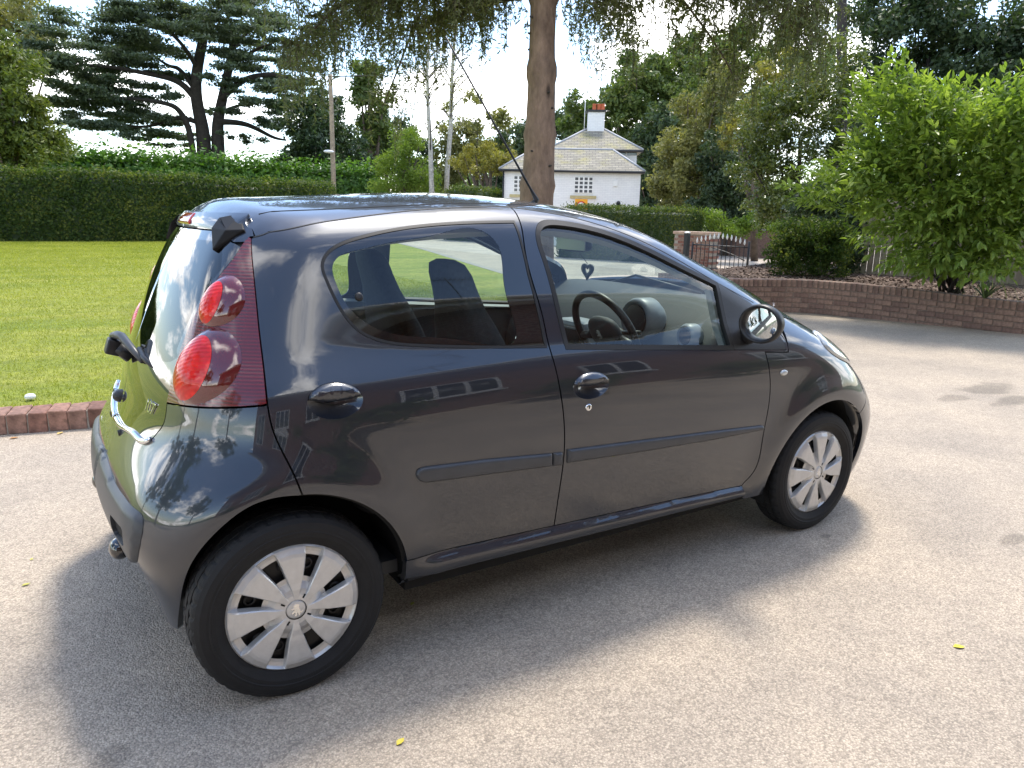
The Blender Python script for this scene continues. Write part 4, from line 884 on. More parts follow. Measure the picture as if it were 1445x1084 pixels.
M['brick2'] = pmat('brown_brick', (.235, .150, .110), .85, var=.4, vscale=18, bump=.6, bscale=120)
M['brick3'] = pmat('dark_brick', (.175, .108, .082), .85, var=.4, vscale=18, bump=.6, bscale=120)
M['mortar'] = pmat('mortar', (.30, .27, .23), .95, var=.3, vscale=30)
def brick_mesh(lx, ly, lz, mat, jit=.004):
    bm = bmesh.new(); vs_ = add_box(bm, (-lx/2, -ly/2, 0), (lx/2, ly/2, lz))
    for v in vs_: v.co += Vector((random.uniform(-jit, jit)*.5, random.uniform(-jit, jit)*.5, random.uniform(-jit, jit)*.4))
    bmesh.ops.bevel(bm, geom=list(bm.edges), offset=.005, segments=1, affect='EDGES'); bmesh.ops.recalc_face_normals(bm, faces=bm.faces)
    me = bpy.data.meshes.new('brick'); bm.to_mesh(me); bm.free(); me.materials.append(mat); return me
# kerb: mortar bed with bricks laid on end
sel = [i for i in range(len(KERB)) if -3.2 < KERB[i][0] < 6.0]
i0, i1 = sel[0], sel[-1]
v = []; f = []
for i in range(0, len(KERB)):
    a = KERB[i]+kn_[i]*.008; b = KERB[i]+kn_[i]*.213
    v += [(*a, -.01), (*a, .112), (*b, .112), (*b, -.01)]
for i in range(len(KERB)-1): f += [(4*i+k, 4*i+k+1, 4*i+k+5, 4*i+k+4) for k in range(3)]
kerb = mesh('kerb', v, f, M['mortar']); tag(kerb, 'low brick edging kerb between lawn and tarmac', None, None, 'structure')
bms = [brick_mesh(.099, .212, .128, pmat('weathered_kerb_brick', c, .9, var=.5, vscale=22, bump=.8, bscale=90), .009) for c in ((.25, .12, .085), (.22, .115, .085), (.27, .15, .11), (.17, .088, .066), (.24, .14, .105), (.20, .10, .07))]
for i in range(i0, i1):
    o = link('brick', random.choice(bms), None, kerb); c = (KERB[i]+KERB[i+1])/2+kn_[i]*.106; o.location = (c[0], c[1], random.uniform(-.006, .001)); o.rotation_euler = (random.uniform(-.012, .012), random.uniform(-.012, .012), math.atan2(kt[i, 1], kt[i, 0])+random.uniform(-.012, .012))
# grass blades: dense near the kerb, thinning with distance
def blades(n, xr, yr, h0, h1, mat, name, z=.105):
    x = rng.uniform(*xr, n); u = rng.random(n); y = yr[0]+(yr[1]-yr[0])*u**1.6
    ke = np.interp(x, lawn_edge[:, 0][:400], lawn_edge[:, 1][:400]); ok = y > ke-.012; x, y = x[ok], y[ok]; n = len(x)
    a = rng.uniform(0, 2*math.pi, n); h = rng.uniform(h0, h1, n)*(1+.15*np.maximum(0, y-6)/6); w = rng.uniform(.002, .0042, n)*(1+.12*np.maximum(0, y-4)); l = rng.uniform(.2, 1.0, n)*h
    dx, dy = np.cos(a)*w, np.sin(a)*w; b = rng.uniform(0, 2*math.pi, n)
    P = np.empty((n, 3, 3)); P[:, 0] = np.c_[x-dx, y-dy, 0*x+z]; P[:, 1] = np.c_[x+dx, y+dy, 0*x+z]; P[:, 2] = np.c_[x+np.cos(b)*l, y+np.sin(b)*l, z+h]
    o = fast_mesh(name, P.reshape(-1, 3), np.arange(3*n).reshape(-1, 3), mat); return tag(o, 'short mown grass blades covering the lawn', 'grass', None, 'stuff')
M['blade'] = leaf_mat('grass_blade', [(.16, .205, .024), (.28, .30, .05), (.43, .41, .095)], .35, .55, .2, .7)
blades(260000, (-4.2, 5.5), (2.4, 27), .012, .030, M['blade'], 'grass')
# ---------------------------------------------------------------- leaf clouds
def quads_from(P, A, B, aspect=.5):
    """P centre, A half-length vector, B half-width vector -> kite-shaped leaves"""
    n = len(P); V = np.empty((n, 4, 3)); V[:, 0] = P-A; V[:, 1] = P+B-A*.1; V[:, 2] = P+A; V[:, 3] = P-B-A*.1
    return V.reshape(-1, 3), np.arange(4*n).reshape(-1, 4)
def rand_dirs(n):
    v = rng.normal(size=(n, 3)); return v/np.linalg.norm(v, axis=1)[:, None]
def leaf_cloud(name, C, R, n, size, mat, parent=None, aspect=.45, shell=.45, up=.0, droop=.0, jit=.25, outward=.5):
    """C (k,3) clump centres, R (k,3) radii"""
    C = np.asarray(C, float); R = np.asarray(R, float); w = (R.prod(1))**.62; k = rng.choice(len(C), n, p=w/w.sum())
    d = rand_dirs(n); r = rng.random(n)**shell; P = C[k]+d*R[k]*(r*(1+jit*rng.normal(size=n)*.5))[:, None]
    N = rand_dirs(n)*(1-outward)+d*outward+np.array([0, 0, up]); N /= np.linalg.norm(N, axis=1)[:, None]
    A = rand_dirs(n)+np.array([0, 0, -droop]); A -= N*(A*N).sum(1)[:, None]; A /= np.linalg.norm(A, axis=1)[:, None]; B = np.cross(N, A)
    s = size*rng.uniform(.6, 1.3, n)[:, None]
    V, Q = quads_from(P, A*s*.5, B*s*.5*aspect); return fast_mesh(name, V, Q, mat, parent)
def clumps_in(c, r, k, cr, flat=1.0, shell=.5, zmin=-1):
    """k clumps spread through an ellipsoid, mostly towards its surface"""
    d = rand_dirs(k); d[:, 2] = np.maximum(d[:, 2], zmin); rr = rng.random(k)**shell; P = np.array(c)+d*np.array(r)*rr[:, None]
    s = rng.uniform(.65, 1.35, k)[:, None]*cr; return P, s*np.array([1, 1, flat])
M['bark'] = pmat('bark', (.105, .080, .062), .9, var=.45, vscale=6, bump=.8, bscale=25)
M['barkdark'] = pmat('dark_bark', (.045, .038, .033), .9, var=.4, vscale=5)
M['barkwhite'] = pmat('birch_bark', (.42, .40, .36), .8, var=.45, vscale=9)
LM = {}
LM['yew'] = leaf_mat('yew_leaf', [(.045, .075, .014), (.10, .135, .022), (.24, .25, .05)], .3, .6)
LM['cedar'] = leaf_mat('cedar_needles', [(.050, .073, .052), (.092, .125, .082), (.15, .185, .115)], .25, .7)
LM['hedge'] = leaf_mat('hedge_leaf', [(.022, .045, .010), (.05, .085, .018), (.19, .20, .045)], .4, .6, .2, 1.4)
LM['ley'] = leaf_mat('conifer_hedge', [(.03, .075, .014), (.065, .15, .02), (.15, .27, .04)], .3, .6)
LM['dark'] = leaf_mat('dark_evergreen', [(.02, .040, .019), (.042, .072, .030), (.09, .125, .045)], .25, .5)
LM['mid'] = leaf_mat('mid_green_leaf', [(.045, .075, .02), (.09, .135, .035), (.17, .20, .055)], .35, .5)
LM['light'] = leaf_mat('light_green_leaf', [(.07, .12, .015), (.13, .20, .025), (.22, .28, .05)], .4, .5)
LM['olive'] = leaf_mat('olive_leaf', [(.10, .105, .04), (.18, .18, .065), (.30, .28, .11)], .35, .55)
LM['yellow'] = leaf_mat('turning_leaf', [(.11, .115, .03), (.20, .19, .045), (.32, .27, .06)], .4, .5)
LM['spruce'] = leaf_mat('spruce_needles', [(.055, .072, .030), (.105, .125, .052), (.19, .195, .10)], .3, .7)
LM['holly'] = leaf_mat('holly_leaf', [(.045, .075, .018), (.11, .145, .03), (.28, .30, .09)], .25, .28, .6)
LM['shrub'] = leaf_mat('bright_shrub_leaf', [(.085, .14, .028), (.18, .26, .05), (.34, .42, .10)], .42, .4, .4, 1.3)
PXM = lambda d: d/1058.0   # metres per photo pixel at distance d
def ptree(name, label, cat, blobs, d, depth, leaf, mat, n, cr, trunk=None, group=None, tm='bark', flat=.8, k=None, **kw):
    """tree whose crown is a set of lobes: (cx, cy, rx, ry) seen at distance d; depth in metres"""
    base = trunk[0] if trunk else (blobs[0][0], 300); g = at_d(base, d); t = empty(name, (g[0], g[1], 0), label, cat, group)
    C = []; R = []; tot = sum(b[2]*b[3] for b in blobs); fw = np.array([CF[0], CF[1], 0]); fw /= np.linalg.norm(fw)
    for cx, cy, rx, ry in blobs:
        c = at_d((cx, cy), d)+fw*rng.uniform(-.3, .3)*depth; kk = max(5, int((k or 60)*rx*ry/tot)); s = PXM(d)
        p, r = clumps_in(c, (rx*s, rx*s*.8+depth*.2, ry*s), kk, cr, flat, .45); C.append(p); R.append(r)
    C = np.concatenate(C); R = np.concatenate(R); o = leaf_cloud('crown', C-[g[0], g[1], 0], R, n, leaf, LM[mat], t, **kw)
    if trunk:
        P = [at_d(p, d) for p in trunk]; P[0] = np.array([P[0][0], P[0][1], -.05]); w = PXM(d)*trunk_w.get(name, 5)
        pp = [np.array(p)-[g[0], g[1], 0] for p in P]; r = np.linspace(w, w*.45, len(pp)); tr = tube('trunk', pp, r, M[tm], t, n=10)
        for q in rng.choice(len(C), min(9, len(C)), replace=False):
            b = np.array(C[q]-[g[0], g[1], 0]); z0 = min(max(.25*b[2], pp[0][2]+1), pp[-1][2]*.95) if pp[-1][2] > 1 else .3; s0 = np.array([np.interp(z0, [p_[2] for p_ in pp], [p_[i] for p_ in pp]) for i in range(3)]); mid = (s0+b)/2+[0, 0, -.05*abs(b[2]-z0)]
            tube('limb', [s0, mid, b], [w*.45, w*.3, w*.12], M[tm], t, n=6)
    return t
trunk_w = {}
# ---------------------------------------------------------------- clipped hedges
def hedge(name, label, path, width, height, n, leaf, mat, rough=.05, z0=0, top_bumpy=.06, group=None, cat='hedge'):
    """a clipped hedge: dark core and a skin of leaves over both faces, top and ends"""
    P = resample(np.array(path, float), .4); T = np.gradient(P, axis=0); T /= np.linalg.norm(T, axis=1)[:, None]; Nn = np.c_[-T[:, 1], T[:, 0]]; m = len(P)
    t = empty(name, (P[0][0], P[0][1], z0), label, cat, group); v = []; f = []; h = height*(1+.015*np.sin(np.arange(m)*.7)+.018*np.sin(np.arange(m)*.23+1)+.01*np.sin(np.arange(m)*1.7))
    ring = [(-.42, 0), (-.46, .45), (-.43, .93), (-.30, .975), (.30, .975), (.43, .93), (.46, .45), (.42, 0)]
    for i in range(m):
        for a, b in ring: v.append((P[i][0]+Nn[i][0]*a*width-P[0][0], P[i][1]+Nn[i][1]*a*width-P[0][1], b*h[i]))
    for i in range(m-1): f += [(8*i+k, 8*i+k+1, 8*i+k+9, 8*i+k+8) for k in range(7)]
    f += [tuple(range(8)), tuple((m-1)*8+k for k in range(8))[::-1]]
    mesh('core', v, f, LM['dark'], t)
    L_ = np.linalg.norm(np.diff(P, axis=0), axis=1).sum(); ii = rng.uniform(0, m-1.001, n); i = ii.astype(int); fr = (ii-i)[:, None]; pc = P[i]*(1-fr)+P[i+1]*fr; nc = Nn[i]; hh = h[i]
    s = rng.random(n); per = height*2+width; q = s*per; side = np.where(q < height, 0, np.where(q < height+width, 1, 2)); off = np.empty(n); zz = np.empty(n); nx = np.empty((n, 3))
    a = side == 0; off[a] = -.5*width; zz[a] = (q[a]/height)*hh[a]; nx[a] = np.c_[-nc[a], 0*off[a]+.15]
    a = side == 1; off[a] = (q[a]-height)/width*width-.5*width; zz[a] = hh[a]; nx[a] = [0, 0, 1]
    a = side == 2; off[a] = .5*width; zz[a] = ((q[a]-height-width)/height)*hh[a]; nx[a] = np.c_[nc[a], 0*off[a]+.15]
    bump = .04*np.sin(pc[:, 0]*2.1+zz*3)+.03*np.sin(pc[:, 1]*3.3-zz*2)
    p3 = np.c_[pc+nc*(off*(1+bump))[:, None], zz]-[P[0][0], P[0][1], 0]+rng.normal(size=(n, 3))*rough+np.c_[0*off, 0*off, (side == 1)*top_bumpy*np.abs(rng.normal(size=n))]
    p3[:, 2] = np.maximum(p3[:, 2], .02); N = nx+rng.normal(size=(n, 3))*.55; N /= np.linalg.norm(N, axis=1)[:, None]
    ne = max(200, int(n*width/(2*L_))); ends = []
    for e, sg in ((0, -1), (m-1, 1)):    # leafy ends
        q = np.c_[P[e]+T[e]*sg*.03+Nn[e]*(rng.uniform(-.5, .5, ne)*width)[:, None], rng.random(ne)*height]-[P[0][0], P[0][1], 0]+rng.normal(size=(ne, 3))*rough; ends.append(q); nx = np.r_[nx, np.tile([*(T[e]*sg), .15], (ne, 1))]
    p3 = np.r_[p3, *ends]; n = len(p3); p3[:, 2] = np.maximum(p3[:, 2], .02); N = nx+rng.normal(size=(n, 3))*.55; N /= np.linalg.norm(N, axis=1)[:, None]
    A = rand_dirs(n); A -= N*(A*N).sum(1)[:, None]; A /= np.linalg.norm(A, axis=1)[:, None]; B = np.cross(N, A); sz = leaf*rng.uniform(.6, 1.35, n)[:, None]
    V, Q = quads_from(p3, A*sz*.5, B*sz*.5*.6); fast_mesh('foliage', V, Q, LM[mat], t); return t
a0 = at_z((-60, 345)); a1 = at_z((0, 345)); a2 = at_z((300, 345))
hx = at_d((452, 280), 38)
hedge('clipped_hedge', 'long clipped dark green hedge across the far end of the lawn', [(a1[0]-9, a1[1]-.8), (a1[0], a1[1]+.5), (a2[0], a2[1]+.9), (9.5, 29.8), (hx[0], hx[1])], 1.4, 2.26, 110000, .10, 'hedge', .06, 0, .11)
b0, b1, b2 = at_d((-90, 240), 43), at_d((200, 240), 45), at_d((525, 240), 52)
hedge('conifer_hedge', 'tall shaggy bright green conifer hedge behind the clipped hedge', [b0[:2], b1[:2], b2[:2]], 2.2, 3.2, 60000, .26, 'ley', .12, 0, .45)
lh0, lh1 = at_d((800, 310), 25), at_d((983, 310), 23)
hedge('low_hedge', 'low clipped hedge beside the brick gate pier', [lh0[:2], lh1[:2]], 1.0, 1.52, 22000, .06, 'hedge', .03)
tb = at_d((969, 296), 23.4); tp = empty('topiary_ball', (tb[0], tb[1], 0), 'small clipped round ball of box rising from the low hedge', 'shrub'); leaf_cloud('foliage', [(0, 0, 1.58)], [(.16, .16, .15)], 900, .06, LM['hedge'], tp, shell=.25)
lh2, lh3 = at_d((640, 270), 38), at_d((700, 270), 36)
hedge('garden_hedge', 'short clipped hedge under the yellowing tree left of the lodge', [lh2[:2], lh3[:2]], 1.2, 2.35, 9000, .09, 'hedge', .05)
# ---------------------------------------------------------------- trees, far to near
trunk_w.update(ivy_tree=7, background_tree=6, holly_tree=5)
ptree('golden_tree', 'golden brown tree showing over the yew', 'tree', [(10, 30, 50, 45), (-30, 10, 40, 50), (45, 60, 25, 30)], 75, 5, .42, 'olive', 9000, 1.1, [(10, 300), (10, 60)], k=50)
ptree('yew_tree', 'dense upright yew with golden-green tips at the lawn edge', 'tree', [(18, 150, 46, 84), (-30, 150, 50, 88), (58, 172, 20, 46), (5, 82, 28, 28), (34, 108, 26, 42), (30, 200, 48, 36)], 38, 1.6, .22, 'yew', 28000, .48, [(15, 300), (15, 120)], k=150, outward=.3, up=.35, aspect=.35)
# cedar with flat plates
def cedar():
    d = 60; g = at_d((298, 300), d); t = empty('cedar_tree', (g[0], g[1], 0), 'huge spreading cedar with flat layered dark branches and forked trunk', 'tree'); G = np.array([g[0], g[1], 0])
    fw = np.array([CF[0], CF[1], 0]); fw /= np.linalg.norm(fw); s = PXM(d)
    def pt(x, y, dz=0): return at_d((x, y), d)+fw*dz-G
    stems = [([(291, 300), (288, 215), (283, 170), (276, 120), (285, 60), (290, 20)], 10), ([(306, 300), (307, 215), (306, 170), (315, 120), (325, 60)], 9.5), ([(276, 300), (275, 205), (262, 160), (245, 150), (200, 145), (150, 150)], 4.5),
             ([(283, 150), (255, 118), (215, 105), (160, 95), (110, 90)], 4.5), ([(278, 130), (245, 95), (220, 85), (180, 60)], 3.5), ([(312, 140), (345, 112), (390, 105), (430, 118)], 4.5), ([(308, 172), (345, 175), (375, 190), (395, 195)], 4), ([(315, 110), (350, 80), (400, 60)], 3.5), ([(284, 175), (240, 165), (190, 175), (130, 165)], 3.2), ([(280, 100), (260, 60), (220, 30)], 3), ([(322, 80), (345, 40), (380, 20)], 3), ([(310, 160), (340, 150), (380, 145)], 2.6)]
    for i, (p, w) in enumerate(stems):
        dz = np.linspace(0, rng.uniform(-3, 3), len(p)); P = [pt(*q, dz[j]) for j, q in enumerate(p)]
        if i < 3: P[0][2] = -.05
        R = np.linspace(w, w*(.45 if i < 2 else .3), len(p))*s
        if i < 2: R[0] *= 1.25
        PP = np.array([[CS(np.c_[np.arange(len(P)), np.array(P)[:, k]])(u) for k in range(3)] for u in np.linspace(0, len(P)-1, 4*len(P))]); tube('trunk' if i < 2 else 'limb', PP, np.interp(np.linspace(0, 1, len(PP)), np.linspace(0, 1, len(R)), R), M['barkdark'], t, n=10)
    pl = [(300, 8, 75), (240, 18, 70), (360, 20, 62), (200, 32, 60), (150, 44, 60), (110, 60, 52), (330, 42, 80), (392, 42, 52), (270, 48, 62), (180, 62, 72), (110, 84, 60), (85, 104, 42), (230, 72, 52), (370, 66, 62), (420, 84, 40), (140, 104, 62), (190, 92, 42), (330, 78, 45), (400, 102, 50), (100, 124, 50), (150, 134, 60), (205, 122, 30), (432, 120, 35), (120, 150, 52), (172, 160, 60), (365, 106, 34), (232, 168, 28), (110, 170, 38), (160, 186, 52), (245, 188, 34), (352, 138, 36), (392, 138, 42), (422, 150, 26), (350, 168, 32), (384, 178, 28), (332, 192, 22), (208, 196, 36), (265, 145, 18), (60, 140, 30), (270, 20, 60), (310, 62, 55), (60, 95, 28), (230, 10, 60), (350, 5, 60), (160, 75, 60), (210, 50, 60), (120, 112, 60), (180, 145, 45), (130, 135, 50), (90, 150, 40), (190, 178, 45), (360, 90, 50), (410, 130, 45), (340, 118, 40), (370, 155, 40), (240, 100, 40)]
    C = []; R = []
    for x, y, w in pl:
        for _ in range(5):
            c = pt(x+rng.uniform(-.55, .55)*w, y+rng.uniform(-5, 5), rng.uniform(-5.5, 5.5)); C.append(c); R.append((w*s*rng.uniform(.28, .5), w*s*rng.uniform(.3, .6), rng.uniform(.12, .26)))
    leaf_cloud('crown', C, R, 125000, .25, LM['cedar'], t, shell=.6, up=.9, outward=.1, aspect=.5, jit=.5)
cedar()
ptree('dark_conifer', 'dark green bushy conifer behind the utility pole', 'tree', [(440, 200, 48, 62), (460, 160, 32, 35), (415, 225, 30, 40), (485, 215, 30, 45)], 56, 3, .34, 'dark', 15000, .7, [(445, 300), (445, 190)], k=90, tm='barkdark')
ptree('ivy_tree', 'slim tree clothed in bright ivy behind the pole', 'tree', [(520, 150, 18, 60), (528, 200, 22, 50), (515, 110, 16, 30), (540, 180, 18, 40)], 60, 2, .34, 'mid', 9000, .65, [(524, 300), (522, 150)], k=60)
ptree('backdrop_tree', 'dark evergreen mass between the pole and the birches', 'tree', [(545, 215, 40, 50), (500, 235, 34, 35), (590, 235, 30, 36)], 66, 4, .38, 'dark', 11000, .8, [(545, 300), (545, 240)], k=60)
ptree('willow_shrub', 'soft light green feathery shrub left of the birches', 'shrub', [(568, 235, 34, 42), (575, 205, 22, 30), (545, 255, 22, 22), (600, 250, 24, 26)], 42, 1.6, .17, 'light', 13000, .45, [(570, 300), (570, 240)], k=80, outward=.2, aspect=.3)
ptree('hazy_tree', 'pale olive tree standing far behind the birches', 'tree', [(670, 185, 50, 50), (700, 215, 42, 44), (640, 215, 36, 44), (720, 240, 34, 34), (625, 250, 28, 30)], 70, 4, .36, 'olive', 14000, .8, [(672, 300), (672, 200)], k=90)
ptree('backdrop_tree', 'dark tree rising between the spruce trunk and the lodge', 'tree', [(735, 225, 34, 44), (715, 255, 34, 34), (800, 190, 36, 44), (770, 200, 30, 40)], 62, 4, .38, 'dark', 14000, .8, [(770, 300), (770, 220)], k=70)
ptree('yellow_tree', 'small yellowing tree with bent bare limbs left of the lodge', 'tree', [(690, 218, 36, 17), (660, 226, 28, 15), (715, 232, 22, 14), (684, 240, 30, 10)], 40, 1.4, .16, 'yellow', 6000, .3, [(692, 300), (690, 262), (680, 235)], k=60)
# trees behind the lodge
ptree('lodge_tree', 'leafy green tree directly behind the lodge chimney', 'tree', [(870, 170, 50, 55), (900, 215, 36, 70), (935, 130, 50, 60), (820, 165, 30, 30)], 50, 3, .30, 'mid', 30000, .65, [(900, 300), (900, 190)], k=140)
ptree('lodge_tree', 'dark evergreen at the right-hand corner of the lodge', 'tree', [(920, 260, 26, 60), (930, 200, 30, 60), (915, 290, 20, 30)], 44, 2, .26, 'dark', 11000, .55, [(922, 305), (922, 230)], k=70)
ptree('backdrop_tree', 'tall grey-green tree filling the sky right of the lodge', 'tree', [(1000, 120, 60, 60), (1060, 90, 60, 70), (960, 90, 46, 55), (1110, 110, 50, 70), (905, 110, 40, 50), (1030, 180, 60, 60)], 52, 4, .30, 'mid', 40000, .75, [(1010, 300), (1010, 120)], k=110)
ptree('olive_shrub', 'tall loose olive-green shrub right of the lodge', 'shrub', [(985, 190, 48, 62), (960, 250, 42, 55), (1005, 140, 34, 40), (945, 285, 30, 34)], 31, 2, .16, 'olive', 22000, .4, [(975, 310), (975, 230)], k=130, outward=.2)
ptree('ivy_shrub', 'dark ivy-covered shrub above the iron gate', 'shrub', [(1020, 225, 34, 48), (1030, 270, 40, 45), (1010, 300, 34, 30), (1050, 310, 24, 20)], 29, 1.6, .15, 'dark', 15000, .35, [(1025, 320), (1025, 250)], k=90)
ptree('gate_shrub', 'low yellow-green shrub just behind the iron gate', 'shrub', [(1035, 322, 34, 12), (1008, 312, 22, 14), (1070, 318, 30, 14)], 24, .8, .10, 'light', 4500, .22, None, k=50)
ptree('holly_tree', 'glossy variegated holly with pale leaf edges beside the drive', 'tree', [(1110, 190, 62, 70), (1085, 245, 42, 60), (1150, 130, 52, 62), (1125, 290, 62, 34), (1170, 215, 40, 70), (1075, 175, 34, 44), (1085, 300, 30, 30)], 17.5, 1.4, .085, 'holly', 30000, .22, [(1125, 330), (1130, 200)], k=260, tm='barkdark')
ptree('autumn_tree', 'yellow-tinted tree crown above the holly', 'tree', [(1065, 160, 36, 34), (1050, 190, 28, 30), (1110, 110, 44, 40)], 26, 1.4, .13, 'yellow', 7000, .3, [(1070, 310), (1065, 170)], k=60)
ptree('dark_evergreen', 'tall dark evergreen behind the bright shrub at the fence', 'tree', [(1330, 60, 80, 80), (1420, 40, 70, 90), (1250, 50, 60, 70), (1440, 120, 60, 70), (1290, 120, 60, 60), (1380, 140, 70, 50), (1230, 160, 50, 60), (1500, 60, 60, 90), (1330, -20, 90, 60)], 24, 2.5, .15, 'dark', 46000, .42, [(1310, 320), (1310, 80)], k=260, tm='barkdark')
pp = [at_d((1190, 310), 22), at_d((1188, 180), 22), at_d((1188, 60), 22), at_d((1188, -160), 22)]; po_ = empty('bare_trunk', (pp[0][0], pp[0][1], 0), 'slim dark bare tree trunk rising behind the holly', 'tree'); pp[0][2] = -.05
tube('trunk', [np.array(p)-[pp[0][0], pp[0][1], 0] for p in pp], [.16, .14, .125, .10], M['barkdark'], po_)
ptree('box_bush', 'rounded dense dark green clipped bush at the end of the brick wall', 'shrub', [(1135, 352, 48, 40), (1110, 358, 30, 34), (1170, 350, 34, 38), (1140, 330, 40, 26)], 13.6, .4, .055, 'hedge', 17000, .16, None, k=150)
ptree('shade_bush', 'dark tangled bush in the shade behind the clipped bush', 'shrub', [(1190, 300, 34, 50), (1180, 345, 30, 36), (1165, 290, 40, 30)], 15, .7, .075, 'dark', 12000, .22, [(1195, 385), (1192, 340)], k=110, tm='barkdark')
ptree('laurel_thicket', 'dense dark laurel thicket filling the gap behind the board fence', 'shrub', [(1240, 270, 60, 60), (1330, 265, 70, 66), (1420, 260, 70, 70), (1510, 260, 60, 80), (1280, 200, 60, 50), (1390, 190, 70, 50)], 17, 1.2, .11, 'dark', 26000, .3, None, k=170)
def woodland():
    """far belt of trees closing the view beyond the lodge"""
    C = []; R = []
    for k in range(420):
        x = rng.uniform(470, 1800); d = rng.uniform(85, 120); top = 232-45*math.sin(x*.009)-40*math.sin(x*.021+1)
        c = at_d((x, rng.uniform(min(top, 290), 312)), d); C.append(c); R.append((2.6, 2.6, 2.0))
    o = leaf_cloud('woodland', C, R, 42000, .75, LM['mid'], None); tag(o, 'distant belt of mixed woodland closing the view', 'woodland', None, 'stuff')
woodland()
# birches
def birch(px, top, d, w, lab):
    P = [at_d(p, d) for p in px]; g = np.array([P[0][0], P[0][1], 0]); P[0][2] = 0; t = empty('birch_tree', g, lab, 'tree', None); s = PXM(d)
    PP = np.array(P)-g; tube('trunk', PP, np.linspace(w, w*.35, len(P))*s, M['barkwhite'], t, n=8)
    C = []
    for k in range(26):
        u = rng.uniform(.35, 1); z = u*(len(P)-1); i = min(int(z), len(P)-2); b = PP[i]+(PP[i+1]-PP[i])*(z-i); a = rng.uniform(0, 6.28); l = rng.uniform(1.0, 2.4)*(1.25-u*.6)
        e = b+np.array([math.cos(a)*l*.7, math.sin(a)*l*.7, l*.6]); e2 = e+np.array([math.cos(a)*l*.25, math.sin(a)*l*.25, -l*.25]); tube('branch', [b, (b+e)/2+[0, 0, .1], e, e2], [.035, .026, .014, .006], M['barkdark'], t, n=5); C += [e, e2, (b+e)/2]
    leaf_cloud('crown', C, np.tile([.5, .5, .45], (len(C), 1)), 2200, .10, LM['olive'], t)
birch([(610, 300), (609, 262), (607, 200), (604, 150), (603, 100), (606, 30)], 0, 41, 4.2, 'slender white-barked birch with a straight trunk')
birch([(628, 300), (631, 240), (636, 180), (637, 130), (640, 70), (648, 0)], 0, 43, 4.0, 'second birch leaning gently, its trunk darkening upwards')
# utility pole
up_ = [at_d((471.5, 300), 48), at_d((470, 235), 48), at_d((467, 135), 48), at_d((466, 105), 48)]; g = np.array([up_[0][0], up_[0][1], 0]); up_[0][2] = 0
pole = empty('utility_pole', g, 'weathered wooden utility pole beyond the conifer hedge', 'pole'); tube('shaft', [p-g for p in up_], [.16, .15, .13, .125], pmat('weathered_wood', (.30, .24, .18), .9, var=.3, vscale=6), pole)
q = at_d((464, 214), 47.6)-g; blob('lamp_head', q, (.32, .16, .10), pmat('pale_metal', (.7, .7, .72), .4), pole); tube('crossarm', [at_d((462, 108), 48)-g, at_d((530, 107), 48)-g], .03, M['barkdark'], pole)
